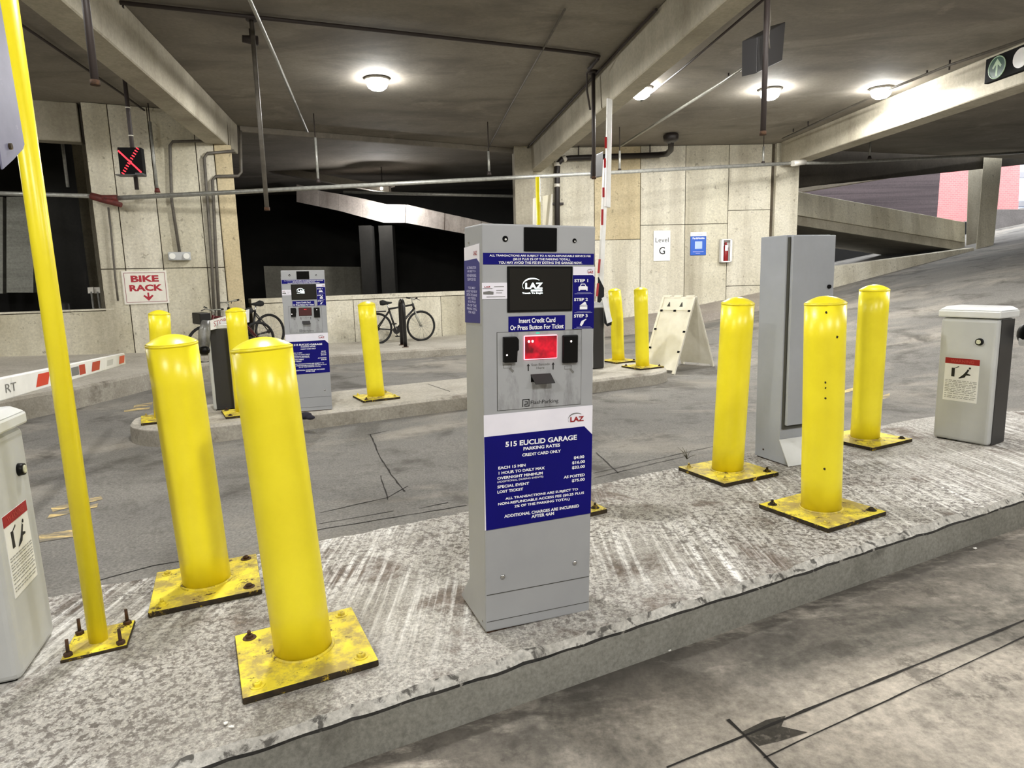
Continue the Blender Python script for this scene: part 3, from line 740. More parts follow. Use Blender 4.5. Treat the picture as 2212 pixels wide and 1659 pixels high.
    m = MB(); m.box(.168, .180, -.0026, -.0012, .9405, .9445); m.build('status_light', base('status_green', lin(40, 170, 140), .5, emit=(.1, .7, .5), es=.4)[0], K)
    for u in (.143, .2255):
        m = MB(); m.poly([(u+a, -.0024, .829+b) for a, b in ((-.0018, 0), (.0018, 0), (.0018, .015), (.0052, .015), (0, .0225), (-.0052, .015), (-.0018, .015))]); m.build('arrow_print', M['black_p'], K)
    text(K, 'Scan Barcode', M['grey_p'], .153, .214, .8435, .851, -.0024, .01); text(K, 'Here', M['grey_p'], .170, .196, .833, .840, -.0024, .01)
    for u, v in ((.063, .829), (.264, .815)):
        m = MB(); y = -.0024
        for a in (R4(0, .026, .012, .0135), R4(0, .026, .022, .0235), R4(0, .0015, .012, .0235), R4(.0245, .026, .015, .0235), [(.017, .010), (.022, .014), (.034, .003), (.029, -.003)]): m.poly([(u+p, y, v+q) for p, q in a])
        m.build('pictogram', M['grey_p'], K)
    m = MB(); m.hexa([(.151, -.002, .818), (.217, -.002, .818), (.222, -.026, .792), (.158, -.026, .792)], [(.151, -.0015, .815), (.217, -.0015, .815), (.222, -.024, .790), (.158, -.024, .790)]); m.build('ticket_flap', M['dark_panel'], K)
    m = MB(); m.box(.152, .216, -.0022, 0, .794, .818); m.build('ticket_slot', M['hole'], K)
    m = MB(); 
    for a in (R4(.124, .1265, .720, .743), R4(.124, .147, .7405, .743), R4(.1445, .147, .720, .743), R4(.134, .147, .720, .7225), R4(.131, .141, .7335, .736), R4(.139, .141, .726, .736), R4(.131, .141, .7265, .729), R4(.131, .133, .720, .729)): m.box(a[0][0], a[1][0], -.0026, -.0018, a[0][1], a[2][1])
    m.build('maker_mark', M['black_p'], K)
    text(K, 'FlashParking', M['black_p'], .151, .244, .722, .737, -.0024, .0)
    # rates sheet
    rp = plate2(K, 'rates_sheet', [(0, .343), (.364, .349), (.365, .707), (0, .703)], M['white_v'], label='large rate sheet, white above and navy below')
    bl = plate2(rp, 'navy_field', [(.004, .343), (.364, .349), (.365, .612), (.336, .641), (.0005, .637)], M['blue'], -.0019, -.001)
    lz_logo(rp, M['red_p'], M['grey_p'], .286, .334, .659, .675, -.0026)
    def T(s, u0, u1, v0, v1, o=.03): text(bl, s, M['white_p'], u0, u1, v0, v1, -.0026, o)
    T('515 EUCLID GARAGE', .068, .310, .600, .6165); T('PARKING RATES', .127, .251, .5835, .594); T('CREDIT CARD ONLY', .123, .254, .5645, .574)
    T('EACH 15 MIN', .0445, .134, .532, .541); T('1 HOUR TO DAILY MAX', .0455, .199, .516, .525); T('OVERNIGHT MINIMUM', .041, .192, .5, .509)
    T('(ADDITIONAL DURING EVENTS)', .041, .194, .4885, .496, .01); T('SPECIAL EVENT', .041, .146, .4725, .4815); T('LOST TICKET', .041, .126, .4565, .4655)
    T('$4.00', .300, .337, .536, .547); T('$16.00', .294, .340, .520, .531); T('$32.00', .294, .340, .504, .515); T('AS POSTED', .265, .340, .4775, .4865); T('$75.00', .294, .340, .461, .472)
    T('ALL TRANSACTIONS ARE SUBJECT TO', .067, .316, .431, .441); T('NON-REFUNDABLE ACCESS FEE ($0.25 PLUS', .043, .338, .416, .4265); T('2% OF THE PARKING TOTAL)', .097, .287, .402, .4125)
    T('ADDITIONAL CHARGES ARE INCURRED', .063, .321, .3755, .3855); T('AFTER 4AM', .154, .232, .362, .3725)
    for u, v in ((.058, .183), (.309, .187)):
        m = MB(); m.sphere((u, -.001, v), .0085, 10, sc=(1, .6, 1)); m.build('bolt', M['chrome'], K)
    # side sheet on the left cheek
    SR = Matrix.Rotation(-math.pi/2, 3, 'Z')
    def side(pts, mat, x0, x1, name, par):
        m = MB(); m.prism(pts, 'x', x0, x1); return m.build(name, mat, par)
    sp_ = side([(.02, .975), (.164, .969), (.165, 1.198), (.02, 1.205)], M['white_v'], -.0012, 0, 'side_sheet', K)
    sb = side([(.02, .975), (.164, .969), (.165, 1.158), (.045, 1.163), (.02, 1.15)], M['blue_side'], -.0018, -.001, 'navy_field', sp_)
    def ST(s, c, hw, v, hh, mat=None, par=None):
        o = text(par or sb, s, mat or M['paleblue_p'], -hw, hw, -hh, hh, 0, .02)
        for vv in o.data.vertices: x, _, z = vv.co; vv.co = (-.0024, c-x, v+z)
    ST('LAZ', .056, .016, 1.179, .006, M['red_p'], sp_)
    for i, s in enumerate(('ALL TRANSACTIONS', 'ARE SUBJECT TO A', 'NON-REFUNDABLE', 'SERVICE FEE')): ST(s, .092, .044-.004*(i % 2), 1.137-.0115*i, .0042)
    for i, s in enumerate(('YOU MAY', 'AVOID THIS FEE BY', 'EXITING THE GARAGE', 'NOW. THE FEE IS', '$0.25 PLUS', '2% OF THE', 'PARKING TOTAL', 'PER VISIT')): ST(s, .092, (.036, .052, .05, .038, .036, .044, .048, .034)[i], 1.077-.0105*i, .0038)
    m = MB(); m.sphere((-.001, .12, 1.212), .004, 8, sc=(.5, 1, 1)); m.build('bolt', M['chrome'], K)
    m = MB(); m.sphere((-.001, .03, .03), .004, 8, sc=(.5, 1, 1)); m.build('bolt', M['chrome'], K)
    m = MB(); m.cyl((.275, -.0015, .52), (.275, .001, .52), .0, n=3) if False else None
    return K
KM = frame((-.103, 1.942, .1385), .371, (.023, -.003, 1))
K1 = kiosk(KM, 'large grey payment kiosk in the foreground with lit red scanner window')
p2 = hz(718, 885, .09)
K2M = frame((p2.x-.366*math.cos(.33), p2.y-.366*math.sin(.33), .092), .33, (.012, 0, 1))
K2 = clone(K1, K2M, 'smaller-looking grey payment kiosk on the far island, left of the foreground kiosk')
def kid(o, nm): return [c for c in o.children if c.name.split('.')[0] == nm][0]
fr2 = kid(K2, 'scanner_frame'); fr2.data = fr2.data.copy(); fr2.data.materials[0] = M['black']
rw2 = kid(fr2, 'scanner_window'); rw2.data = rw2.data.copy(); rw2.data.materials[0] = M['red_w2']
for i, o in enumerate([c for c in rw2.children]):
    o.data = o.data.copy(); o.data.materials[0] = M['led_r']; o.location = (.034, 0, 0)

# ------------------------------------------------------------------ bollards
def bollard(bpx, tpx, r, label, group, pick, nrm, yaw, hp=.186, bend=0, worn=True, ly=None, base_w=None):
    P = base_w or pick(*bpx)
    Mf = frame(P, yaw, nrm)
    o = thing('bollard', label, 'bollard', Mf, group)
    top = pl(tpx[0], tpx[1], P+V((0, (ly or 0)*.93, 0)), (0, 1, 0)); tl = Mf.inverted() @ top
    m = MB(); m.prism([(-hp, -hp), (hp, -hp), (hp, hp), (-hp, hp)], 'z', .001, .022, 0, 1)
    for q in (2, 3, 4, 5): pass
    m.build('base_plate', [M['yellow_worn'], M['plate_edge']], o, bevel=.004)
    for sx in (-1, 1):
        for sy in (-1, 1):
            c = (sx*(hp-.042), sy*(hp-.042)); k = MB()
            a0 = random.random()
            k.lathe([(.021, .022), (.020, .0245)], 14, Matrix.Translation((c[0], c[1], 0)))
            k.lathe([(.0125, .0245), (.0125, .032), (.010, .034)], 6, Matrix.Translation((c[0], c[1], 0)) @ Matrix.Rotation(a0, 4, 'Z'), sm=False)
            k.lathe([(.006, .034), (.0055, .034+random.choice((.002, .003, .012)))], 8, Matrix.Translation((c[0], c[1], 0)))
            k.build('anchor_bolt', (M['rust'] if random.random() < .65 else M['yellow_worn']) if worn else (M['plate_edge'] if random.random() < .5 else M['yellow_worn']), o)
    z0 = V((0, 0, .02)); d = (tl-z0); L = d.length; d.normalize()
    pts = []
    for i in range(7):
        t = i/6; b = bend*math.exp(-((t-.62)/.22)**2) if bend else 0
        pts.append(z0+d*L*t+V((b, 0, 0)))
    m = MB(); m.tube(pts, r, 40); m.build('post', M['yellow'], o)
    T = Matrix.Translation(pts[-1]) @ d.to_track_quat('Z', 'Y').to_matrix().to_4x4()
    m = MB(); m.lathe([(r*1.012, -.006), (r*1.012, .002)], 40, T); m.lathe([(r*1.012*q, .002+r*.36*(1-q*q)) for q in (1, .93, .85, .74, .6, .45, .3, .15, .01)], 40, T); m.build('cap', M['yellow'], o)
    m = MB(); n = 40; m.tube([(math.cos(2*math.pi*i/n)*(r+.003), math.sin(2*math.pi*i/n)*(r+.003), .023) for i in range(n)], .006, 6, closed=True); m.build('weld_bead', M['yellow_worn'], o)
    return o
G1 = 'yellow bollards on the near island'; G2 = 'yellow bollards on the far island'
yN = .44
bollard((657, 1412), (566, 752), .0845, 'biggest yellow bollard on rusty plate nearest the camera, left of the large kiosk', G1, isl, NI, yN, ly=.04)
bollard((449, 1265), (371, 742), .0845, 'yellow bollard between the thin yellow pole and the biggest bollard', G1, isl, NI, .41, ly=-.05)
bollard((1571, 1022), (1594, 655), .0825, 'yellow bollard just left of the tall grey electrical cabinet', G1, isl, NI, .42, ly=-.05, worn=False)
bollard((1773, 1106), (1783, 655), .084, 'yellow bollard with row of dark spots standing before the electrical cabinet', G1, isl, NI, .46, worn=False)
bollard((1868, 952), (1889, 626), .083, 'yellow bollard between the electrical cabinet and the right white gate cabinet', G1, isl, NI, .46, ly=-.03, worn=False)
bk_b = isl(1196, 1100); bollard(None, (1192, 690), .083, 'yellow bollard hidden behind the large kiosk, plate corner showing', G1, isl, NI, .44, base_w=bk_b, worn=False)
hf = lambda x, y: hz(x, y, .09)
bollard((813, 860), (791.5, 658), .0845, 'yellow bollard right of the small kiosk, before the bicycle', G2, hf, (0, 0, 1), .5)
bollard((357, 906), (344, 678), .0845, 'yellow bollard at the left nose of the far island', G2, hf, (0, 0, 1), .5)
bollard((531, 893), (509, 672), .0845, 'yellow bollard beside the black-fronted gate cabinet, left of the small kiosk', G2, hf, (0, 0, 1), .5)
bollard((1336, 781), (1327, 628), .083, 'dented yellow bollard next to the raised barrier arm', G2, hf, (0, 0, 1), .5, bend=.018)
bollard((1388, 794), (1384, 626), .083, 'straight yellow bollard beside the white folding sign', G2, hf, (0, 0, 1), .5)
# dark spots on one bollard
tgt = [o for o in C.objects if o.name.startswith('bollard') and 'dark spots' in o.get('label', '')][0]
post = kid(tgt, 'post')
m = WB()
for x, y, s in ((1785, 675, .006), (1783, 826, .005), (1783, 838, .004), (1783, 860, .006), (1781, 1013, .006), (1808, 728, .007)):
    p = at(x, y, (MW[tgt.name].translation-CAM).dot(FWD)*1.0)
    c = MW[tgt.name].translation; ax = (pl(1783, 655, c, (0, 1, 0))-c).normalized()
    # nearest point of the post surface on this sight line
    d = ray(x, y); best = None
    for k in range(400):
        q = CAM+d*(2.4+k*.002); rad = ((q-c)-ax*(q-c).dot(ax)).length
        if rad <= .0848: best = q; break
    if best:
        nn = ((best-c)-ax*(best-c).dot(ax)).normalized(); u = ax; w = nn.cross(u)
        m.poly([best+nn*.0012+(u*math.cos(t)+w*math.sin(t)*.8)*s*random.uniform(.7, 1.2) for t in [2*math.pi*i/9 for i in range(9)]])
m.build('paint_chip', M['plate_edge'], post)

# ------------------------------------------------------------------ thin yellow pole with sign back
pb = isl(214, 1388); PM = frame(pb, .35, NI)
pole = thing('sign_pole', 'thin tall yellow pole with grey sign at the left edge', 'pole', PM)
tp_ = PM.inverted() @ pl(14, 0, pb, (0, 1, 0)); tp2 = tp_*1.25
m = MB(); m.tube([(0, 0, .005), tuple(tp2)], .0275, 24); m.build('pole', M['yellow'], pole)
m = MB(); m.prism([(-.085, -.095), (.095, -.08), (.09, .1), (-.085, .09)], 'z', -.002, .01, 0, 1); m.build('base_plate', [M['yellow_worn'], M['plate_edge']], pole, bevel=.002, seg=1)
for c in ((-.068, -.072), (.075, -.062), (.07, .078), (-.068, .07)):
    m = MB(); m.lathe([(.013, .010), (.013, .02), (.009, .022)], 6, Matrix.Translation((c[0], c[1], 0)), sm=False); m.lathe([(.0055, .02), (.005, .062)], 8, Matrix.Translation((c[0], c[1], 0)) @ Matrix.Rotation(random.uniform(-.1, .1), 4, 'X')); m.build('anchor_stud', M['rust'], pole)
# sign plate: a vertical plane running back and left from just before the pole
near = at(43, 253, 1.78); sd = V((-.30, .95, 0)).normalized(); sn = V((sd.y, -sd.x, 0))
sg = lambda x, y: pl(x, y, near, sn)
P = [sg(-2, -10), sg(22, 130), sg(43, 253), sg(51, 300), sg(53, 312), sg(50, 322), sg(29, 345)]
z_low = sg(6, 366); P += [z_low]
far_top = V((z_low.x, z_low.y, P[0].z+.12)); P += [far_top, V((P[0].x, P[0].y, P[0].z+.12))]
m = WB(); n = len(P); tk = sn*-.004
m.add(P+[p+tk for p in P], [list(range(n)), list(range(n, 2*n))[::-1]]+[(i, n+i, n+(i+1) % n, (i+1) % n) for i in range(n)])
sgn = m.build('sign_plate', M['alu'], pole)
m = WB(); c = sg(20, 316); m.cyl(c+sn*.006, c-sn*.006, .008, n=10); m.build('bolt', M['plate_edge'], sgn)

# ------------------------------------------------------------------ barrier gate cabinets
def gate(Mf, label, L=.315, D=.20, H=.752, lockpos=.225):
    o = thing('barrier_gate', label, 'gate', Mf, 'barrier gate cabinets')
    m = MB(); m.box(0, L, 0, D, .006, H); m.build('housing', M['grey_l'], o, bevel=.022, seg=3)
    m = MB(); m.box(.02, L-.02, .02, D-.02, -.01, .03); m.build('plinth', M['hole'], o)
    m = MB(); e = .012
    a = [(-e, -e, H+.004), (L+e, -e, H+.004), (L+e, D+e, H+.004), (-e, D+e, H+.004)]
    b = [(x, y, z+.042) for x, y, z in a]; k = .03
    c = [(-e+k, -e+k, H+.07), (L+e-k, -e+k, H+.07), (L+e-k, D+e-k, H+.07), (-e+k, D+e-k, H+.07)]
    m.hexa(a, b); m.hexa([(x, y, z-.0005) for x, y, z in b], c); m.build('lid', M['grey_sh'], o, bevel=.008)
    m = MB(); m.box(L-.002, L+.004, .028, D-.022, .012, H-.004); m.build('front_panel', M['dark_panel'], o, bevel=.002, seg=1)
    m = MB(); m.tube([(lockpos, -.016, .618), (lockpos, .0, .618)], [.019, .0215], 20); lk = m.build('lock', M['black'], o)
    m = MB(); m.cyl((lockpos, -.0185, .618), (lockpos, -.012, .618), .013, n=18); m.build('lock_face', M['lockface'], lk)
    m = MB(); m.box(.045, .235, -.0015, .001, .205, .465); s = m.build('warning_sticker', M['white_m'], o); s.location = (0, 0, .047)
    m = MB(); m.box(.045, .235, -.0024, -.001, .43, .465); bd = m.build('red_band', M['red_p'], s)
    text(bd, 'WARNING', base('dull_red_print', lin(176, 60, 56), .5)[0], .075, .205, .438, .457, -.003, .02)
    m = MB(); y = -.0026
    m.box(.085, .103, y, y+.001, .352, .405); m.hexa([(.09, y, .398), (.10, y, .405), (.125, y, .412), (.125, y, .418)], [(.09, y+.001, .398), (.10, y+.001, .405), (.125, y+.001, .412), (.125, y+.001, .418)])
    m.poly([(.125, y, .345), (.15, y, .368), (.165, y, .388), (.175, y, .405), (.183, y, .398), (.172, y, .378), (.192, y, .372), (.19, y, .366), (.168, y, .366), (.16, y, .352), (.132, y, .343)])
    m.sphere((.185, y, .41), .0065, 8, sc=(1, .1, 1)); m.build('pictogram', M['black_p'], s)
    m = MB(); rr = random.Random(3)
    for v in (.327, .318, .306, .297, .288, .276, .267, .258, .246, .232, .222):
        x = .053
        while x < .222:
            w = rr.uniform(.008, .03); m.box(x, min(x+w, .228), y, y+.001, v, v+.0035); x += w+.006
    m.build('fine_print', M['grey_f'], s)
    return o
a_ = isl(2013, 945); GR = frame(a_, math.radians(-60), (0, 0, 1)); gR = gate(GR, 'light grey gate cabinet with lock and warning sticker at the right edge')
p_ = isl(50, 1475); GL = frame((p_.x-.002, p_.y, p_.z), math.radians(109), (-.03, .02, 1)) @ Matrix.Diagonal((1, 1, .955, 1)); gL = clone(gR, GL, 'light grey gate cabinet with warning sticker, cut by the left edge, arm lowered')
c3 = hz(462, 888, .09); y3 = math.radians(-66); G3 = frame((c3.x-.315*math.cos(y3), c3.y-.315*math.sin(y3)-.0, .09), y3, (0, 0, 1)); g3 = clone(gR, G3, 'black-fronted gate cabinet on the far island beside the small kiosk')
c4 = V((1.166, 8.22, .09)); ex4 = V((math.cos(y3), math.sin(y3), 0)); ey4 = V((-ex4.y, ex4.x, 0)); o4 = c4-ex4*.315-ey4*.20
G4 = frame((o4.x, o4.y, .09), y3, (0, 0, 1)); g4 = clone(gR, G4, 'gate cabinet behind the large kiosk with its striped arm raised')
# lowered arm of the left gate
def arm_box(parent, a, b, up, th, h0, h1, mat):
    a, b, up = V(a), V(b), V(up); d = (b-a).normalized(); n = d.cross(up).normalized(); up = n.cross(d)
    m = WB()
    q = lambda p, h: [p-up*h/2-n*th/2, p-up*h/2+n*th/2, p+up*h/2+n*th/2, p+up*h/2-n*th/2]
    m.hexa(q(a, h0), q(b, h1)); o = m.build('arm', mat, parent, bevel=.006)
    return o, a, b, d, n, up
tipc = at(266, 775, 5.6); rootc = at(-150, 878, 2.15)
arm, A0, B0, dd, nn, uu = arm_box(gL, rootc, tipc, (0, 0, 1), .03, .095, .095, M['white_m'])
side_n = nn if (CAM-tipc).dot(nn) > 0 else -nn
def armstripe(xa, xb, slant, mat, hgt=.06):
    m = WB(); pln = A0+side_n*.0158
    def on(x):  # point of the arm's axis under picture column x
        best = min(range(1001), key=lambda k: abs(proj_x(A0.lerp(B0, k/1000))-x)); return A0.lerp(B0, best/1000)+side_n*.0158
    p, q = on(xa), on(xb); sl = dd*slant
    m.poly([p-uu*hgt/2-sl, q-uu*hgt/2-sl, q+uu*hgt/2+sl, p+uu*hgt/2+sl]); return m.build('stripe', mat, arm)
def proj_x(P):
    d = P-CAM; return 1106+FPX*d.dot(CR)/d.dot(FWD)
armstripe(72, 98, .03, M['red_ref']); armstripe(165, 178, .0, M['red_dk']); armstripe(148, 164, .0, M['grey_p'], .05)
armstripe(193, 210, .03, M['red_dk']); armstripe(253, 264, .03, M['orange_ref']); armstripe(226, 239, .02, base('worn_sticker', lin(196, 196, 192), .5)[0], .04)
tx = text(arm, 'RT', M['grey_p'], 0, 1, 0, 1)
best = min(range(1001), key=lambda k: abs(proj_x(A0.lerp(B0, k/1000))-2)); best2 = min(range(1001), key=lambda k: abs(proj_x(A0.lerp(B0, k/1000))-26))
pA, pB = A0.lerp(B0, best/1000), A0.lerp(B0, best2/1000); Iv = MW[gL.name].inverted()
for v in tx.data.vertices:
    x, _, z = v.co; v.co = Iv @ (pA.lerp(pB, x)+uu*(z-.5)*.036+side_n*.0162)
m = WB(); m.tube([rootc+V((.02, -.12, -.02)), rootc+V((.0, .02, .0))], .06, 14); m.build('arm_hub', M['black'], gL)
# raised arm of the gate behind the kiosk
a0 = at(1295, 672, 8.25); a1 = at(1306, 445, 8.25); a2 = at(1316.5, 214, 8.25)
arm4, *_ = arm_box(g4, a0, at(1309, 345, 8.25), (.6, -.8, 0), .07, .03, .04, M['white_m'])
k_, A4, B4, d4, n4, u4 = arm_box(g4, at(1312, 448, 8.2), a2, (.6, -.8, 0), .08, .035, .03, M['white_m'])
for y0, y1, dx in ((296, 320, 0), (342, 362, 0), (405, 426, 0), (452, 486, 0), (590, 560, -2), (640, 612, -3)):
    xx = lambda y: 1295+(672-y)/458*21.5-6+dx
    m = WB(); pts = [at(xx(y0), y0, 8.13), at(xx(y0)+4.5, y0, 8.13), at(xx(y1)+5.5, y1, 8.13), at(xx(y1)+1, y1, 8.13)]
    m.hexa(pts, [p+V((0, .02, 0)) for p in pts]); m.build('stripe', M['red_dk'], arm4)
m = WB(); P = [at(1291, 662, 8.15), at(1305, 640, 8.15), at(1305, 622, 8.15), at(1293, 598, 8.15)]; m.hexa(P, [p+V((.0, .06, 0)) for p in P]); m.build('arm_clamp', M['black'], g4)
m = WB(); P = [at(1300, 644, 8.12), at(1309, 640, 8.12), at(1323, 694, 8.12), at(1312, 699, 8.12)]; m.hexa(P, [p+V((.0, .04, 0)) for p in P]); m.build('arm_bracket', M['white_m'], g4)
m = WB(); P = [at(1306, 672, 8.16), at(1312, 671, 8.16), at(1322, 690, 8.16), at(1321, 702, 8.16), at(1312, 705, 8.16), at(1306, 698, 8.16)]
m.add(P+[p+V((0, .07, 0)) for p in P], [(0, 1, 2, 3, 4, 5), (11, 10, 9, 8, 7, 6)]+[(i, i+6, (i+1) % 6+6, (i+1) % 6) for i in range(6)]); m.build('counterweight', M['black'], g4)
# short arm at the far gate
P = [at(455, 713, 6.0), at(538, 696, 6.5), at(538, 668, 6.5), at(452, 693, 6.0)]
m = WB(); m.hexa(P, [p+V((-.02, .06, 0)) for p in P]); a3 = m.build('arm', M['white_m'], g3)
tx = text(a3, 'STOP', M['red_p'], 0, 1, 0, 1); Iv = MW[g3.name].inverted()
bA, bB = at(463, 700, 5.98), at(489, 692, 6.2)
for v in tx.data.vertices:
    x, _, z = v.co; v.co = Iv @ (bA.lerp(bB, x)+V((0, -.01, (z-.5)*.045)))
m = WB(); m.tube([at(445, 694, 5.98), at(442, 715, 5.96), at(440, 745, 5.95), at(442, 768, 5.95)], [.035, .05, .048, .03], 12); m.build('arm_cover', M['tarp'], g3)
m = WB(); P = at(441, 757, 5.93); m.sphere(P, .052, 12, sc=(1, .8, .8)); m.build('arm_hub', M['black'], g3)
# hub at the right gate
m = WB(); P = at(2214, 722, 3.9); m.sphere(P, .06, 14, sc=(.6, .8, 1)); m.build('arm_hub', M['black'], gR)
m = WB(); q = at(2206, 735, 3.92); m.tube([q, q+V((.9, -1.6, .0))], .035, 10); m.build('arm', M['white_m'], gR)

# ------------------------------------------------------------------ tall electrical cabinet
e0 = isl(1703, 1009); EM = frame(e0, .36, (-.004, 0, 1))
el = thing('electrical_cabinet', 'tall grey electrical cabinet with closed door between two yellow bollards', 'cabinet', EM)
w, h = .31, 1.268
m = MB(); m.prism([(.0, .004), (.075, .14), (.075, h), (.27, h), (.27, .004)], 'x', 0, w); m.build('housing', M['grey_c'], el, bevel=.004)
m = MB(); m.box(.012, w+.004, .064, .076, .20, h-.012); m.build('gasket', M['gasket'], el)
m = MB(); m.box(.022, w+.008, .046, .066, .222, h-.004); d_ = m.build('door', M['grey_c'], el, bevel=.004)
m = MB(); m.cyl((w-.03, .036, .985), (w-.03, .05, .985), .011, n=14); m.build('lock', M['black'], d_)
m = MB(); m.hexa([(-.004, -.004, .004), (w*.62, -.004, .004), (w*.62, .07, .142), (-.004, .07, .142)], [(-.004, -.001, .002), (w*.62, -.001, .002), (w*.62, .074, .14), (-.004, .074, .14)]); m.build('kick_plate', M['grey_sh'], el)
m = MB(); m.sphere((-.001, .2, .055), .006, 8, sc=(.5, 1, 1)); m.build('bolt', M['rust'], el)
m = MB(); m.box(.01, w-.01, .02, .26, -.012, .006); m.build('base_shim', M['rust'], el)

# ------------------------------------------------------------------ white folding sign
f0 = hz(1457, 808, -.045)
AM = frame((f0.x, f0.y, FL(f0.x, f0.y)+.002), math.radians(131-180), (0, 0, 1))   # local x from far edge to near edge of a panel
af = thing('folding_sign', 'blank white plastic folding sign standing on the lane', 'sign', AM)
Hh, wd, sp2 = .97, .52, .46
def leaf(s, nm):
    # panel from foot (y=0 or 2*sp2) up to the hinge at y=sp2
    y0 = 0 if s < 0 else 2*sp2; yt = sp2+s*.012; t = .03*s
    m = MB(); dirv = V((0, yt-y0, Hh)).normalized(); nr = V((0, -dirv.z, dirv.y))*( 1 if s < 0 else -1)
    m.world = False
    def pt(u, k, o): p = V((-wd+u*wd, y0, 0)).lerp(V((-wd+u*wd, yt, Hh)), k)+nr*o; return p
    m.hexa([pt(0, .045, -.012), pt(1, .045, -.012), pt(1, 1, -.012), pt(0, 1, -.012)], [pt(0, .045, .006), pt(1, .045, .006), pt(1, 1, .006), pt(0, 1, .006)])
    p = m.build('panel', M['white_pl'], af, label=nm)
    for u in (0, .93):
        k = MB(); k.hexa([pt(u, 0, -.016), pt(u+.07, 0, -.016), pt(u+.07, 1, -.016), pt(u, 1, -.016)], [pt(u, 0, .014), pt(u+.07, 0, .014), pt(u+.07, 1, .014), pt(u, 1, .014)]); k.build('side_rail', M['white_pl'], p)
    k = MB(); k.hexa([pt(.07, .82, .006), pt(.93, .82, .006), pt(.93, .84, .006), pt(.07, .84, .006)], [pt(.07, .82, .013), pt(.93, .82, .013), pt(.93, .84, .013), pt(.07, .84, .013)]); k.build('cross_rail', M['white_pl'], p)
    for u, kk in ((.06, .80), (.47, .80), (.9, .80), (.03, .55), (.92, .53), (.03, .3), (.92, .27)):
        k = MB(); k.hexa([pt(u, kk, .013), pt(u+.07, kk, .013), pt(u+.07, kk+.025, .013), pt(u, kk+.025, .013)], [pt(u, kk, .017), pt(u+.07, kk, .017), pt(u+.07, kk+.025, .017), pt(u, kk+.025, .017)]); k.build('slot', M['hole'], p)
    for u in (.22, .6): 
        k = MB(); k.poly([pt(u, .87, .0075), pt(u+.1, .87, .0075), pt(u+.06, .93, .0075), pt(u+.04, .93, .0075)]); k.build('slot', M['gasket'], p)
    for u in (.02, .36, .72):
        k = MB(); k.hexa([pt(u, .99, -.018), pt(u+.22, .99, -.018), pt(u+.22, 1.02, -.018), pt(u, 1.02, -.018)], [pt(u, .99, .01), pt(u+.22, .99, .01), pt(u+.22, 1.02, .01), pt(u, 1.02, .01)]); k.build('hinge', M['white_pl'], p)
leaf(-1, 'front leaf facing the kiosk'); leaf(1, 'rear leaf in shade')

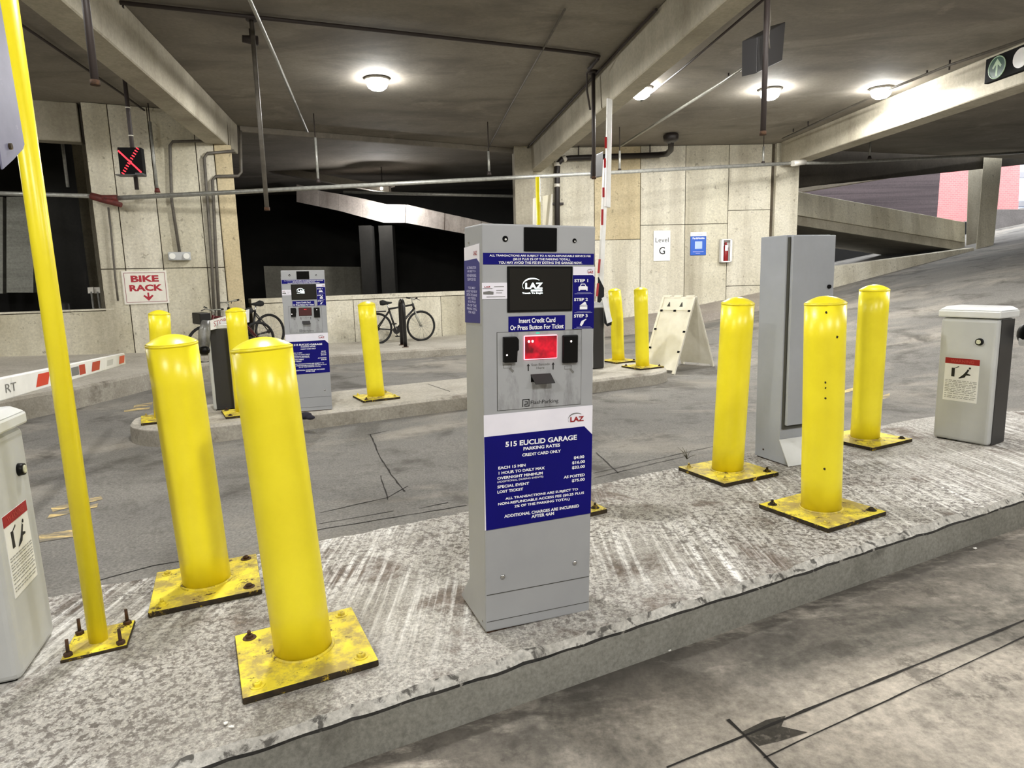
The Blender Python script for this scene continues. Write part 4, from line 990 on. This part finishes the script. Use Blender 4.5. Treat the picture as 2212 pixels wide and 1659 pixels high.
# ------------------------------------------------------------------ bicycles and racks
def bike(rear, front, label, mf, flip=1, tilt=0, rack=False, basket=False):
    v = V((front.x-rear.x, front.y-rear.y, 0)); L = v.length; s = L/1.04; yaw = math.atan2(v.y, v.x)
    ezl = V((math.sin(yaw)*tilt, -math.cos(yaw)*tilt, 1))
    Mf = frame(rear+V((0, 0, .002)), yaw, ezl)
    o = thing('bicycle', label, 'bicycle', Mf, 'parked bicycles')
    S_ = lambda *p: tuple(a*s for a in p)
    for hx in (0, 1.04):
        m = MB(); n = 36; Rr = .34
        m.tube([S_(hx+.312*math.cos(2*math.pi*i/n), 0, Rr+.312*math.sin(2*math.pi*i/n)) for i in range(n)], .009*s, 6, closed=True)
        m.cyl(S_(hx, -.045, Rr), S_(hx, .045, Rr), .02*s, n=10)
        w_ = m.build('wheel', M['chrome'], o)
        m = MB(); m.tube([S_(hx+.328*math.cos(2*math.pi*i/n), 0, Rr+.328*math.sin(2*math.pi*i/n)) for i in range(n)], .026*s, 8, closed=True); m.build('tyre', M['rubber'], w_)
        m = MB()
        for i in range(18):
            a = 2*math.pi*i/18; m.tube([S_(hx+.02*math.cos(a+.8), (.03 if i % 2 else -.03), Rr+.02*math.sin(a+.8)), S_(hx+.31*math.cos(a), 0, Rr+.31*math.sin(a))], .0022*s, 4, caps=False)
        m.build('spokes', M['spoke'], w_, kind='stuff')
    bb, st, ht, hb = (.43, 0, .28), (.29, 0, .76), (.86, 0, .86), (.895, 0, .72)
    m = MB(); tb = lambda a, b, r: m.tube([S_(*a), S_(*b)], r*s*1.25, 10)
    tb(bb, st, .018); tb(st, (.865, 0, .83), .017); tb(bb, (.89, 0, .745), .021); tb(ht, hb, .021)
    for y in (-.05, .05): tb((bb[0], y*.6, bb[2]), (0, y, .34), .011); tb((.30, y*.5, .72), (0, y, .34), .010)
    fr = m.build('frame', mf, o)
    m = MB()
    for y in (-.05, .05): m.tube([S_(.90, y*.6, .69), S_(.96, y, .52), S_(1.04, y, .34)], .013*s, 8)
    m.tube([S_(.90, -.05, .70), S_(.90, .05, .70)], .016*s, 8); m.build('fork', M['bike_sil'], o)
    m = MB(); m.tube([S_(.86, 0, .86), S_(.845, 0, .93), S_(.92, 0, .96)], .014*s, 8); m.tube([S_(.86, -.29, .98), S_(.91, -.16, .97), S_(.92, 0, .96), S_(.91, .16, .97), S_(.86, .29, .98)], .012*s, 8); hbz = m.build('handlebar', M['bike_sil'], o)
    for y in (-1, 1):
        m = MB(); m.tube([S_(.87, y*.2, .975), S_(.845, y*.32, .985)], .018*s, 8); m.build('grip', M['rubber'], hbz)
        m = MB(); m.tube([S_(.90, y*.17, .965), S_(.955, y*.24, .93)], .007*s, 6); m.build('brake_lever', M['bike_blk'], hbz)
    m = MB(); m.tube([S_(.29, 0, .74), S_(.262, 0, .87)], .014*s, 8); m.build('seat_post', M['chrome'], o)
    m = MB(); m.tube([S_(.10, 0, .90), S_(.16, 0, .905), S_(.26, 0, .895), S_(.37, 0, .90)], [.05*s, .062*s, .035*s, .016*s], 10); m.build('saddle', M['rubber'], o)
    m = MB(); m.cyl(S_(.43, -.05, .28), S_(.43, -.04, .28), .085*s, n=20); m.cyl(S_(.43, -.07, .28), S_(.43, .07, .28), .02*s, n=8); ck = m.build('chainring', M['bike_blk'], o)
    for q in (-1, 1):
        m = MB(); m.tube([S_(.43, .065*q, .28), S_(.43+.06*q, .08*q, .28-.15*q)], .011*s, 6); c2 = m.build('crank_arm', M['chrome'], ck)
        m = MB(); m.box(*[a*s for a in (.43+.06*q-.045, .43+.06*q+.045, .085*q-.035, .085*q+.035, .28-.15*q-.012, .28-.15*q+.012)]); m.build('pedal', M['rubber'], ck)
    m = MB(); m.cyl(S_(0, -.05, .34), S_(0, -.04, .34), .045*s, n=14); m.build('cog', M['bike_blk'], o)
    if rack:
        m = MB(); m.box(*[a*s for a in (-.28, .2, -.07, .07, .70, .73)]); m.tube([S_(0, .06, .34), S_(-.1, .06, .7)], .007*s, 6); m.tube([S_(0, -.06, .34), S_(-.1, -.06, .7)], .007*s, 6); m.build('luggage_rack', M['bike_blk'], o)
    if basket:
        m = MB(); m.box(*[a*s for a in (.98, 1.18, -.14, .14, .72, .92)]); m.build('front_bag', M['bike_blk'], o, bevel=.01)
    return o
bike(wk(817, 743), wk(911, 736), 'black and silver bicycle facing right behind the black rack post', M['bike_blk'], rack=True)
bike(wk(588, 752), wk(488, 761), 'black bicycle facing left between the small kiosk and the gate cabinet', M['bike_blk'], tilt=.06)
bike(wk(560, 772), wk(447, 782), 'dark red bicycle nearest the gate cabinet, mostly hidden by it', M['bike_red'], tilt=-.05, basket=True)
def rack(a, hgt, lab, yaw):
    Mf = frame(a, yaw); o = thing('bike_rack', lab, 'rack', Mf, None)
    Lr = .42; pts = [(0, 0, 0), (0, 0, hgt-.1)]+[(0, Lr/2-Lr/2*math.cos(t), hgt-.1+.1*math.sin(t)) for t in [math.pi*i/10 for i in range(1, 10)]]+[(0, Lr, hgt-.1), (0, Lr, 0)]
    m = MB(); m.tube(pts, .032, 12); m.build('hoop', M['bike_blk'], o)
    for y in (0, Lr): m = MB(); m.lathe([(.06, 0), (.06, .008), (.036, .012)], 16, Matrix.Translation((0, y, 0))); m.build('foot_flange', M['rust'], o)
    return o
r0 = wk(876, 750); rack(r0, .80, 'black hoop bike rack standing before the silver-forked bicycle', .30)

# ------------------------------------------------------------------ signs on the walls
def onwall(Mf, x0, y0, x1, y1): a, b = loc(Mf, x0, y1), loc(Mf, x1, y0); return a.x, b.x, a.z, b.z
u0, u1, v0, v1 = onwall(GW, 1411, 498, 1447, 564)
o = thing('level_sign', 'white sign reading Level G on the pale wall', 'sign', GW @ Matrix.Translation((u0, -.03, v0)))
W_, H_ = u1-u0, v1-v0
m = MB(); m.box(0, W_, -.006, .02, 0, H_); m.build('board', M['sign_pw'], o)
text(o, 'Level', M['black_p'], W_*.10, W_*.90, H_*.615, H_*.77, -.0075, .0); text(o, 'G', M['black_p'], W_*.33, W_*.69, H_*.215, H_*.46, -.0075, .01)
u0, u1, v0, v1 = onwall(GW, 1490, 501, 1525, 552)
o = thing('payment_sign', 'small blue sign with white strip on top beside the level sign', 'sign', GW @ Matrix.Translation((u0, -.03, v0)))
W_, H_ = u1-u0, v1-v0
m = MB(); m.box(0, W_, -.006, .02, 0, H_*.82); m.build('board', M['sign_b'], o, bevel=.012)
m = MB(); m.box(0, W_, -.005, .02, H_*.825, H_); hd = m.build('header_strip', M['sign_pw'], o)
m = MB(); m.box(W_*.25, W_*.75, -.0058, -.005, H_*.90, H_*.915); m.build('fine_print', M['grey_p'], hd)
text(o, 'ParkMobile', M['white_p'], W_*.13, W_*.88, H_*.695, H_*.775, -.0075, .03)
m = MB(); m.box(W_*.28, W_*.74, -.0075, -.006, H_*.28, H_*.60); m.build('pale_square', base('pale_blue_print', lin(176, 196, 236), .5)[0], o)
m = MB(); m.box(W_*.16, W_*.84, -.0075, -.006, H_*.145, H_*.165); m.box(W_*.34, W_*.62, -.0075, -.006, H_*.08, H_*.10); m.build('fine_print', M['paleblue_p'], o)
u0, u1, v0, v1 = onwall(GW, 1552, 517, 1576, 567)
o = thing('extinguisher_box', 'white framed wall box with red extinguisher inside', 'box', GW @ Matrix.Translation((u0, -.03, v0)))
W_, H_ = u1-u0, v1-v0
m = MB(); m.box(0, W_, -.13, -.115, 0, H_*.05); m.box(0, W_, -.13, -.115, H_*.95, H_); m.box(0, W_*.2, -.13, -.115, 0, H_); m.box(W_*.82, W_, -.13, -.115, 0, H_); m.build('frame', M['white_m'], o)
m = MB(); m.box(0, W_, -.116, 0, 0, .01); m.box(0, W_, -.116, 0, H_-.01, H_); m.box(0, .008, -.116, 0, 0, H_); m.box(W_-.008, W_, -.116, 0, 0, H_); m.box(0, W_, -.01, 0, 0, H_); m.build('case', M['white_m'], o)
m = MB(); m.lathe([(.05, .02), (.055, .03), (.055, H_*.62), (.035, H_*.72), (.02, H_*.8), (.03, H_*.86)], 16, Matrix.Translation((W_*.5, -.062, 0))); e_ = m.build('extinguisher', M['red_box'], o)
m = MB(); m.box(W_*.36, W_*.62, -.122, -.119, H_*.50, H_*.74); m.build('label', M['white_p'], e_)

u0, u1, v0, v1 = onwall(BW, 270, 584, 359, 658)
o = thing('bike_rack_sign', 'white square sign reading BIKE RACK in red', 'sign', BW @ Matrix.Translation((u0, -.03, v0)))
W_, H_ = u1-u0, v1-v0
m = MB(); m.box(0, W_, -.006, .02, 0, H_); m.build('board', M['sign_w'], o)
m = MB(); e = .045*W_; t = .012*W_
for a in ((e, W_-e, e, e+t), (e, W_-e, H_-e-t, H_-e), (e, e+t, e, H_-e), (W_-e-t, W_-e, e, H_-e)): m.box(a[0], a[1], -.0072, -.006, a[2], a[3])
m.build('border_line', base('thin_red_border', lin(150, 90, 96), .5)[0], o)
text(o, 'BIKE', M['crimson'], W_*.19, W_*.81, H_*.66, H_*.86, -.0075, .045); text(o, 'RACK', M['crimson'], W_*.14, W_*.88, H_*.385, H_*.585, -.0075, .045)
m = MB(); cx = W_*.54
m.poly([(cx+a*W_, -.0075, H_*b) for a, b in ((-.02, .34), (.02, .34), (.02, .21), (.085, .27), (.115, .24), (0, .09), (-.115, .24), (-.085, .27), (-.02, .21))]); m.build('arrow_print', M['crimson'], o)
u0, u1, v0, v1 = onwall(BW, 364, 545, 411, 563)
o = thing('emergency_light', 'small grey emergency light with two lamp heads above the bike sign', 'light', BW @ Matrix.Translation((u0, -.045, v0)))
W_, H_ = u1-u0, v1-v0
m = MB(); m.box(0, W_, -.09, .012, 0, H_); m.build('case', M['grey_l'], o, bevel=.012)
for q in (.18, .80):
    m = MB(); m.cyl((W_*q, -.12, H_*.5), (W_*q, -.09, H_*.5), H_*.36, H_*.3, 14); m.build('lamp_head', M['lens'], o)

# ------------------------------------------------------------------ pipes, conduits, hangers
def pipe(name, label, cat, pts, r, mat, group=None, n=10):
    m = MB(); m.tube(pts, r, n); return tag(m.build(name, mat), label, cat, group)
pz = lambda x: 9.75+(x-250)/1470*3.45
pA, pB = at(252, 428, pz(250)), at(1722, 352, 13.2)
lp_ = thing('sprinkler_pipe', 'long galvanised pipe hung across the whole garage below the ceiling', 'pipe', pA)
I0 = MW[lp_.name].inverted()
def part(parent, name, mat, fn, **k):
    m = WB(); fn(m); return m.build(name, mat, parent, **k)
part(lp_, 'pipe', M['galv'], lambda m: m.tube([pA, pB], .034, 14))
part(lp_, 'pipe', M['galv'], lambda m: m.tube([at(-60, 416, 9.4), at(200, 423.5, 9.7)], .03, 12))
part(lp_, 'pipe', M['galv'], lambda m: m.tube([pB, at(1813, 351.5, 13.8), at(2107, 336, 15.3), at(2260, 326, 16)], .03, 10))
part(lp_, 'coupling', M['pipe_r'], lambda m: m.tube([at(197, 423, 9.7), at(222, 430, 9.72), at(262, 443, 9.74)], [.05, .055, .035], 12))
part(lp_, 'coupling', M['pipe_r'], lambda m: m.tube([at(222, 428, 9.7), at(254, 428, 9.74)], .045, 12))
part(lp_, 'coupling', M['band'], lambda m: m.tube([at(1712, 353, 13.1), at(1738, 350, 13.25)], .055, 12))  # bright tone paints in the lamp glare at this elbow
for i, (xa, ya, xb, yb) in enumerate(((329, 268, 346, 408), (683, 300, 689, 388), (1055, 328, 1057, 372), (1336, 327, 1340, 366), (1648, 318, 1648, 350), (1876, 305, 1880, 338))):
    Z = pz(xb) if xb < 1722 else 14.2
    a, b = at(xa, ya, Z), at(xb, yb, Z); b.x = a.x = (a.x+b.x)/2; a.y = b.y
    rod = part(lp_, 'hanger_rod', M['galv'], lambda m: m.tube([a, b], .021, 10))
    if a.z < CZ: part(rod, 'rod_tip', M['conduit_d'], lambda m: m.tube([V((a.x, a.y, CZ)), a], .008, 8))
    yp = pA.lerp(pB, (xb-250)/1470) if xb < 1722 else b
    part(rod, 'clamp', M['pipe_r'] if i == 0 else M['conduit_d'], lambda m: (m.tube([V((a.x, a.y, b.z+.01)), V((a.x, a.y, b.z-.05))], [.03, .042], 10)))
a, b = at(134, 305, 10.6), at(149, 402, 10.6)
pipe('hanging_tube', 'short pale tube hanging in the dark left opening', 'pipe', [V((a.x, a.y, CZ)), V((a.x, a.y, b.z))], .024, M['galv'])
# black drain on the level wall
dz = lambda x, y: GW @ V((loc(GW, x, y, -.12).x, -.12, loc(GW, x, y, -.12).z))
dp = thing('drain_pipe', 'black iron drain pipe running along the top of the level wall', 'pipe', dz(1203, 485))
part(dp, 'pipe', M['pipe_b'], lambda m: m.tube([dz(1204, 640), dz(1203.5, 372), dz(1205, 354), dz(1214, 344), dz(1232, 341.5), dz(1424, 334.5), at(1441, 332, 13.7), at(1449, 324, 13.35), at(1450, 300, 12.9)], .058, 14))
part(dp, 'drain_head', M['pipe_b'], lambda m: m.tube([at(1450, 307, 12.9), at(1449.5, 303, 12.9), at(1449, 293, 12.9), at(1449, 290.5, 12.9)], [.08, .14, .15, .10], 16))
for p, q in (((1203.5, 359), (1203.5, 351)), ((1203.5, 404), (1203.5, 397)), ((1216, 344.5), (1223, 341)), ((1424, 334.5), (1431, 334))):
    part(dp, 'clamp_band', M['band'], lambda m: m.tube([dz(*p), dz(*q)], .068, 14))
for x in (1250, 1404): part(dp, 'hanger_rod', M['conduit_d'], lambda m: m.tube([dz(x, 338), V((dz(x, 338).x, dz(x, 338).y, CZ))], .012, 8))
part(dp, 'wall_clip', M['conduit_d'], lambda m: m.box(*(lambda p: (p.x-.13, p.x+.13, p.y-.02, p.y+.12, p.z-.02, p.z+.02))(dz(1204, 440))))
wb = lambda x, y: BW @ V((loc(BW, x, y, -.065).x, -.065, loc(BW, x, y, -.065).z))
for lab, pts, r in (('conduit feeding the emergency light, bent at the top', [(446, 304), (373, 306), (367, 314), (371, 435), (388, 545)], .022),
                    ('conduit bent under the beam on the left column wall', [(506, 326), (448, 331), (441, 341), (449, 448), (457, 560), (463, 690)], .022),
                    ('conduit with an S bend down the tan column edge', [(519, 282), (521, 372), (515, 380), (466, 381), (459, 389), (467, 560), (474, 690)], .024),
                    ('thin vertical conduit at the left end of the bike sign wall', [(234, 448), (240, 500), (249, 600), (255, 650)], .014)):
    pipe('conduit', lab, 'conduit', [wb(*p) for p in pts], r, M['conduit'])
cz = lambda x, y, z=CZ-.035: hz(x, y, z)
pipe('ceiling_conduit', 'dark conduit crossing the middle ceiling bay', 'conduit', [cz(235, 3), cz(540, 36), cz(720, 55), cz(930, 78), cz(1155, 103), cz(1270, 117), cz(1294, 122), cz(1290, 130), cz(1272, 148)], .02, M['conduit_d'])
pipe('ceiling_pipe', 'pale pipe running along the ceiling past the hanging rod', 'pipe', [cz(540, 0, 3.76)*2.2-cz(600, 136, 3.76)*1.2, cz(540, 0, 3.76), cz(600, 136, 3.76), cz(664, 284, 3.76)], .02, M['galv'])
pipe('ceiling_pipe', 'bright pale pipe under the right ceiling bay', 'pipe', [cz(1680, 95, 3.74), cz(1560, 178, 3.74), cz(1432, 258, 3.74), cz(1340, 316, 3.74)], .02, M['galv'])
pipe('ceiling_conduit', 'thin dark conduit beside the middle beam', 'conduit', [cz(1660, -10, 3.85), cz(1480, 143, 3.85), cz(1385, 218, 3.85)], .013, M['conduit_d'])
pipe('ceiling_conduit', 'dark conduit along the foot of the right beam', 'conduit', [cz(2240, 76, 3.82), cz(2050, 141, 3.82), cz(1910, 197, 3.82), cz(1690, 300, 3.82)], .018, M['conduit'])
pipe('ceiling_conduit', 'thin dark conduit across the left ceiling bay', 'conduit', [cz(44, 52, 3.85), cz(190, 152, 3.85), cz(268, 206, 3.85), cz(352, 268, 3.85)], .014, M['conduit_d'])
pipe('ceiling_conduit', 'faint thin conduit toward the column behind the kiosk', 'conduit', [cz(1220, 20, 3.86), cz(1160, 130, 3.86), cz(1100, 235, 3.86), cz(1056, 318, 3.86)], .012, M['conduit'])
# conduits clipped along the middle beam
bmf = lambda x, y, z: hz(x, y, z)
pipe('beam_conduit', 'dark conduit along the top of the middle beam face', 'conduit', [V((1.55, 7.2, 3.86)), V((.44, 14.4, 3.86))], .016, M['conduit_d'])
pipe('beam_conduit', 'thin conduit looping down the middle beam to the small signal', 'conduit', [hz(1293, 128, 3.84), hz(1268, 158, 3.78), hz(1268, 158, 3.78)+V((0, 0, -.22)), hz(1268, 158, 3.78)+V((.05, .1, -.42))], .013, M['conduit_d'])
for x in (1404, 1236): pass
# little hanger studs in the right bay
for x, y, L, lb in ((1606, 138, .12, 'longer hanger stud beside the dark signal back'), (1574, 158, .08, 'shorter hanger stud left of the dark signal back'), (2052, 130, .12, 'longer hanger stud above the right beam near the arrow sign'),
                    (2003, 152, .07, 'shorter hanger stud above the right beam near the arrow sign'), (1746, 262, .08, 'hanger stud above the lit part of the right beam'), (1714, 278, .06, 'hanger stud above the far end of the right beam')):
    a = cz(x, y, CZ); pipe('hanger_stud', lb, 'stud', [a, a+V((0, 0, -L))], .012, M['conduit_d'], 'hanger studs under the right bay', 6)

# ------------------------------------------------------------------ hanging signals and rods
xz = at(286, 349, 8)
sg_ = thing('lane_signal', 'black lane signal showing a red lit X on a ceiling rod', 'signal', frame(xz, .18))
m = MB(); m.box(-.135, .125, -.05, .06, -.165, .155); m.build('case', M['case_b'], sg_, bevel=.006)
m = MB(); m.box(-.15, .14, -.16, .0, -.18, -.17); m.box(.07, .15, -.17, -.05, -.178, -.155); m.build('visor', M['dark_panel'], sg_)
def bar(x0, z0, x1, z1, w, y=-.056):
    d = V((x1-x0, 0, z1-z0)).normalized(); n = V((-d.z, 0, d.x))*w; a, b = V((x0, y, z0)), V((x1, y, z1)); return [a-n, b-n, b+n, a+n]
m = MB(); m.quad(*bar(-.125, .115, .105, -.135, .009)); m.build('red_bar', M['led_r'], sg_)
m = MB()
for i in range(11):
    t = i/10; x, z = -.10+.19*t, -.145+.285*t; m.quad(*bar(x-.014, z+.010, x+.014, z-.010, .006, -.0555))
m.build('red_dots', M['led_r'], sg_)
m = MB(); m.tube([(.0, .05, CZ-xz.z), (.0, .05, -.32)], .024, 12); m.build('hanging_rod', M['conduit_d'], sg_)
for z in (.30, .62): m = MB(); m.tube([(0, .05, z), (0, .05, z+.012)], .03, 12); m.build('clamp_band', M['band'], sg_)
ct = sg_.matrix_world.translation
pipe('ceiling_conduit', 'conduit elbow feeding the red X signal', 'conduit', [cz(262, 10), cz(272, 70, 3.8), cz(268, 104, 3.72), cz(205, 102, 3.72)], .022, M['conduit_d'])
def rod(x0, y0, x1, y1, Z, r, lab, mat='conduit_d', cat='rod', extra=None):
    b = at(x1, y1, Z); t = thing('hanging_rod', lab, cat, (b.x, b.y, CZ))
    part(t, 'rod', M[mat], lambda m: m.tube([V((b.x, b.y, CZ)), b], r, 14))
    part(t, 'end_cap', M['rust'], lambda m: m.tube([b+V((0, 0, .03)), b+V((0, 0, -.004))], r*1.25, 14))
    part(t, 'ceiling_flange', M['conduit_d'], lambda m: m.tube([V((b.x, b.y, CZ)), V((b.x, b.y, CZ-.04))], r*2.4, 14))
    return t, b
rod(570, 78, 577, 454, 7.0, .023, 'dark rod hanging from the ceiling left of the small kiosk', 'conduit')
t, b = rod(180, -10, 206, 183, 4.7, .026, 'thick dark rod hanging at the upper left beside the yellow pole', 'conduit_d')
t, b = rod(1655, -20, 1648, 291, 5.9, .024, 'dark rod carrying a dark signal back at the upper right', 'conduit_d')
P = [at(1635, 158, 5.82), at(1690, 131, 6.25), at(1697, 47, 6.25), at(1636, 80, 5.82)]
part(t, 'signal_case', M['dark_panel'], lambda m: m.hexa(P, [p+V((-.1, .1, 0)) for p in P]), bevel=.006)
part(t, 'cable', M['conduit'], lambda m: m.tube([at(1661, -5, 5.8), at(1664, 40, 5.8), at(1660, 80, 5.78), at(1662, 105, 5.8)], .008, 8))
t, b = rod(1287, 242, 1283, 386, 9.0, .026, 'dark rod with a narrow black signal behind the raised arm', 'conduit_d')
P = [at(1285, 383, 8.98), at(1301, 381, 9.2), at(1303, 327, 9.2), at(1288, 334, 8.98)]
part(t, 'signal_case', M['dark_panel'], lambda m: m.hexa(P, [p+V((-.05, .12, 0)) for p in P]), bevel=.006)
a = cz(543, 80, 3.82)
o = thing('camera_head', 'small dark camera beside the top of the hanging rod', 'camera', frame(a, .3))
m = MB(); m.tube([(0, 0, .08), (0, 0, -.02)], .02, 10); m.build('stem', M['conduit_d'], o)
m = MB(); m.tube([(-.09, -.02, -.03), (.06, .01, -.03)], [.035, .05], 14); m.build('camera_body', M['conduit_d'], o)

# ------------------------------------------------------------------ arrow sign on the right beam
e0 = hz(2140, 186, 3.43); d_ = V((.09, -1, 0)).normalized()
xm = frame(V((e0.x-.03, e0.y, 3.45)), math.atan2(d_.y, d_.x))
o = thing('exit_arrow_sign', 'black sign box with green circled up arrow on the right beam', 'sign', xm)
m = MB(); m.box(0, .75, -.06, .0, 0, .29); m.build('case', M['case_b'], o, bevel=.008)
m = MB(); m.cyl((.19, -.066, .145), (.19, -.06, .145), .125, n=28); dk = m.build('green_disc', M['green_g'], o)
m = MB(); n = 28; m.tube([(.19+.125*math.cos(2*math.pi*i/n), -.066, .145+.125*math.sin(2*math.pi*i/n)) for i in range(n)], .006, 6, closed=True); m.build('ring', M['mint'], dk)
m = MB(); m.poly([(.19+a, -.0675, .145+b) for a, b in ((-.014, -.1), (.014, -.1), (.014, .03), (.055, -.012), (.07, .01), (0, .1), (-.07, .01), (-.055, -.012), (-.014, .03))]); m.build('arrow_print', M['mint'], dk)
m = MB(); m.cyl((.53, -.067, .15), (.53, -.06, .15), .11, n=24); m.build('white_disc', M['sign_pw'], o)

# ------------------------------------------------------------------ second thin yellow pole with sign, behind the kiosk
b = at(1166, 620, 8.2); y2 = thing('sign_pole', 'thin yellow pole with pale sign panels rising behind the large kiosk', 'pole', (b.x, b.y, .09))
tz = at(1166, 388, 8.2).z
m = MB(); m.tube([(0, 0, 0), (0, 0, tz-.09)], .0275, 16); m.build('pole', M['yellow'], y2)
m = MB(); m.prism([(-.09, -.09), (.09, -.09), (.09, .09), (-.09, .09)], 'z', 0, .01, 0, 1); m.build('base_plate', [M['yellow_worn'], M['plate_edge']], y2)
part(y2, 'sign_plate', M['sign_w'], lambda m: m.hexa([at(1150, 560, 8.5), at(1162, 560, 8.3), at(1162, 425, 8.3), at(1151, 429, 8.5)], [p+V((.01, .012, 0)) for p in (at(1150, 560, 8.5), at(1162, 560, 8.3), at(1162, 425, 8.3), at(1151, 429, 8.5))]))
part(y2, 'sign_plate', M['sign_w'], lambda m: m.hexa([at(1172, 560, 8.15), at(1190.5, 560, 7.9), at(1192, 419, 7.9), at(1172.5, 424, 8.15)], [p+V((.01, .012, 0)) for p in (at(1172, 560, 8.15), at(1190.5, 560, 7.9), at(1192, 419, 7.9), at(1172.5, 424, 8.15))]))

# ------------------------------------------------------------------ ceiling lamps
names = ['ceiling lamp shining brightly in the middle bay', 'bright ceiling lamp just right of the raised arm tip', 'bright ceiling lamp beside the right beam', 'ceiling lamp seen behind the right hanging rod',
  'overhead lamp above the lowered arm, out of the picture', 'overhead lamp above the small kiosk lane, out of the picture', 'overhead lamp above the electrical cabinet, out of the picture', 'overhead lamp above the right gate cabinet, out of the picture',
  'lamp over the front lane, left of the viewer', 'lamp over the front lane, straight above the viewer', 'lamp over the front lane, right of the viewer', 'added unseen lamp brightening the ramp bay beyond the right beam', 'added unseen lamp brightening the dark left opening']
for i, (x, y, e) in enumerate(LAMPS):
    o = thing('ceiling_lamp', names[i], 'lamp', (x, y, CZ), 'round ceiling lamps')
    m = MB(); m.lathe([(.10, -.03), (.165, -.028), (.165, -.0), (.10, 0)], 24); m.build('housing', M['housing'], o)
    m = MB(); m.lathe([(.02, -.155), (.08, -.145), (.12, -.115), (.14, -.07), (.14, -.03), (.06, -.029)], 24); m.build('diffuser', M['lampglass'], o)
fp = at(826, 408, 15.9)
o = thing('ceiling_lamp', 'small far lamp above the curved ramp panels', 'lamp', fp, 'round ceiling lamps')
m = MB(); m.sphere((0, 0, 0), .085, 14); m.build('diffuser', M['lampglass'], o)
m = MB(); m.lathe([(.06, .16), (.30, .06), (.30, .05), (.02, .10)], 20); m.build('shade', M['housing'], o)  # shade added to keep the far lamp's light off the ceiling
m = MB(); m.tube([(0, 0, .08), (0, 0, CZ-fp.z)], .012, 8); m.build('stem', M['conduit_d'], o)
l = bpy.data.lights.new('lamp_light', 'POINT'); l.energy = 150; l.color = (1, .97, .95); l.shadow_soft_size = .1
lo = bpy.data.objects.new('lamp_light', l); lo.location = fp+V((0, 0, -.10)); C.objects.link(lo)

# ------------------------------------------------------------------ things beyond the left low wall
a = at(196, 660, 11.0); o = thing('post_sign', 'pair of small pale sign plates on posts beyond the left low wall', 'sign', (a.x, a.y, .2))
for px, Z in ((196, 11.0), (210, 11.05)):
    part(o, 'post', M['galv'], lambda m: m.tube([V((at(px+4, 650, Z).x, at(px, 650, Z).y, 0)), at(px+1, 630, Z)], .014, 8))
    part(o, 'plate', M['sign_w'], lambda m: m.hexa([at(px-6, 634, Z), at(px+6, 633, Z), at(px+5, 620, Z), at(px-7, 621, Z)], [p+V((0, .012, 0)) for p in (at(px-6, 634, Z), at(px+6, 633, Z), at(px+5, 620, Z), at(px-7, 621, Z))]))
a = at(137, 654, 11.0); m = MB(); m.tube([a+V((0, 0, -.9)), a+V((0, 0, -.02)), a+V((0, 0, .02))], [.06, .09, .03], 12); tag(m.build('bin_post', M['dark_panel']), 'dark stubby post standing beyond the left low wall', 'post')

# ------------------------------------------------------------------ litter and weeds
def scrap(p, s, lab, mat='litter'):
    m = MB(); n = 7; vs = [(p.x+s*math.cos(2*math.pi*i/n)*random.uniform(.5, 1.2), p.y+s*math.sin(2*math.pi*i/n)*random.uniform(.3, .8), p.z+.003+random.uniform(0, s*.25)) for i in range(n)]
    vs2 = [(x, y, z+.003) for x, y, z in vs]
    m.add(vs+vs2, [list(range(n))[::-1], list(range(n, 2*n))]+[(i, (i+1) % n, n+(i+1) % n, n+i) for i in range(n)]); return tag(m.build('paper_scrap', M[mat]), lab, 'litter', 'scraps of litter')
scrap(fl(2106, 1187), .010, 'white scrap on the lane at the lower right'); scrap(fl(1446, 1408), .007, 'tiny white scrap on the lane below the island edge')
scrap(isl(488, 1566), .008, 'white scrap near the island edge left of the biggest bollard'); scrap(isl(500, 1574), .007, 'second white scrap near the island edge left of the biggest bollard'); scrap(isl(1661, 1055), .010, 'pale scrap between two right bollards')
scrap(fl(1140, 1508), .005, 'tiny white scrap on the front lane below the kiosk')
g = hz(660, 903, .09); m = MB(); m.sphere((g.x, g.y, g.z+.02), .06, 12, sc=(1, .8, .55)); m.sphere((g.x+.05, g.y-.03, g.z+.01), .035, 10, sc=(1.2, .7, .6))
tag(m.build('dark_rag', M['glove']), 'crumpled dark rag on the far curb by the small kiosk', 'rag')
wp = isl(1484, 992); o = thing('dry_weed', 'dry weed at the plate corner of the bollard left of the cabinet', 'weed', wp)
for i in range(9):
    a = random.uniform(0, 6.28); r = random.uniform(.02, .07); h = random.uniform(.03, .09)
    m = MB(); m.tube([(0, 0, 0), (r*.4*math.cos(a), r*.4*math.sin(a), h*.6), (r*math.cos(a), r*math.sin(a), h)], [.0016, .0014, .0008], 5); m.build('stem', M['weed'], o)
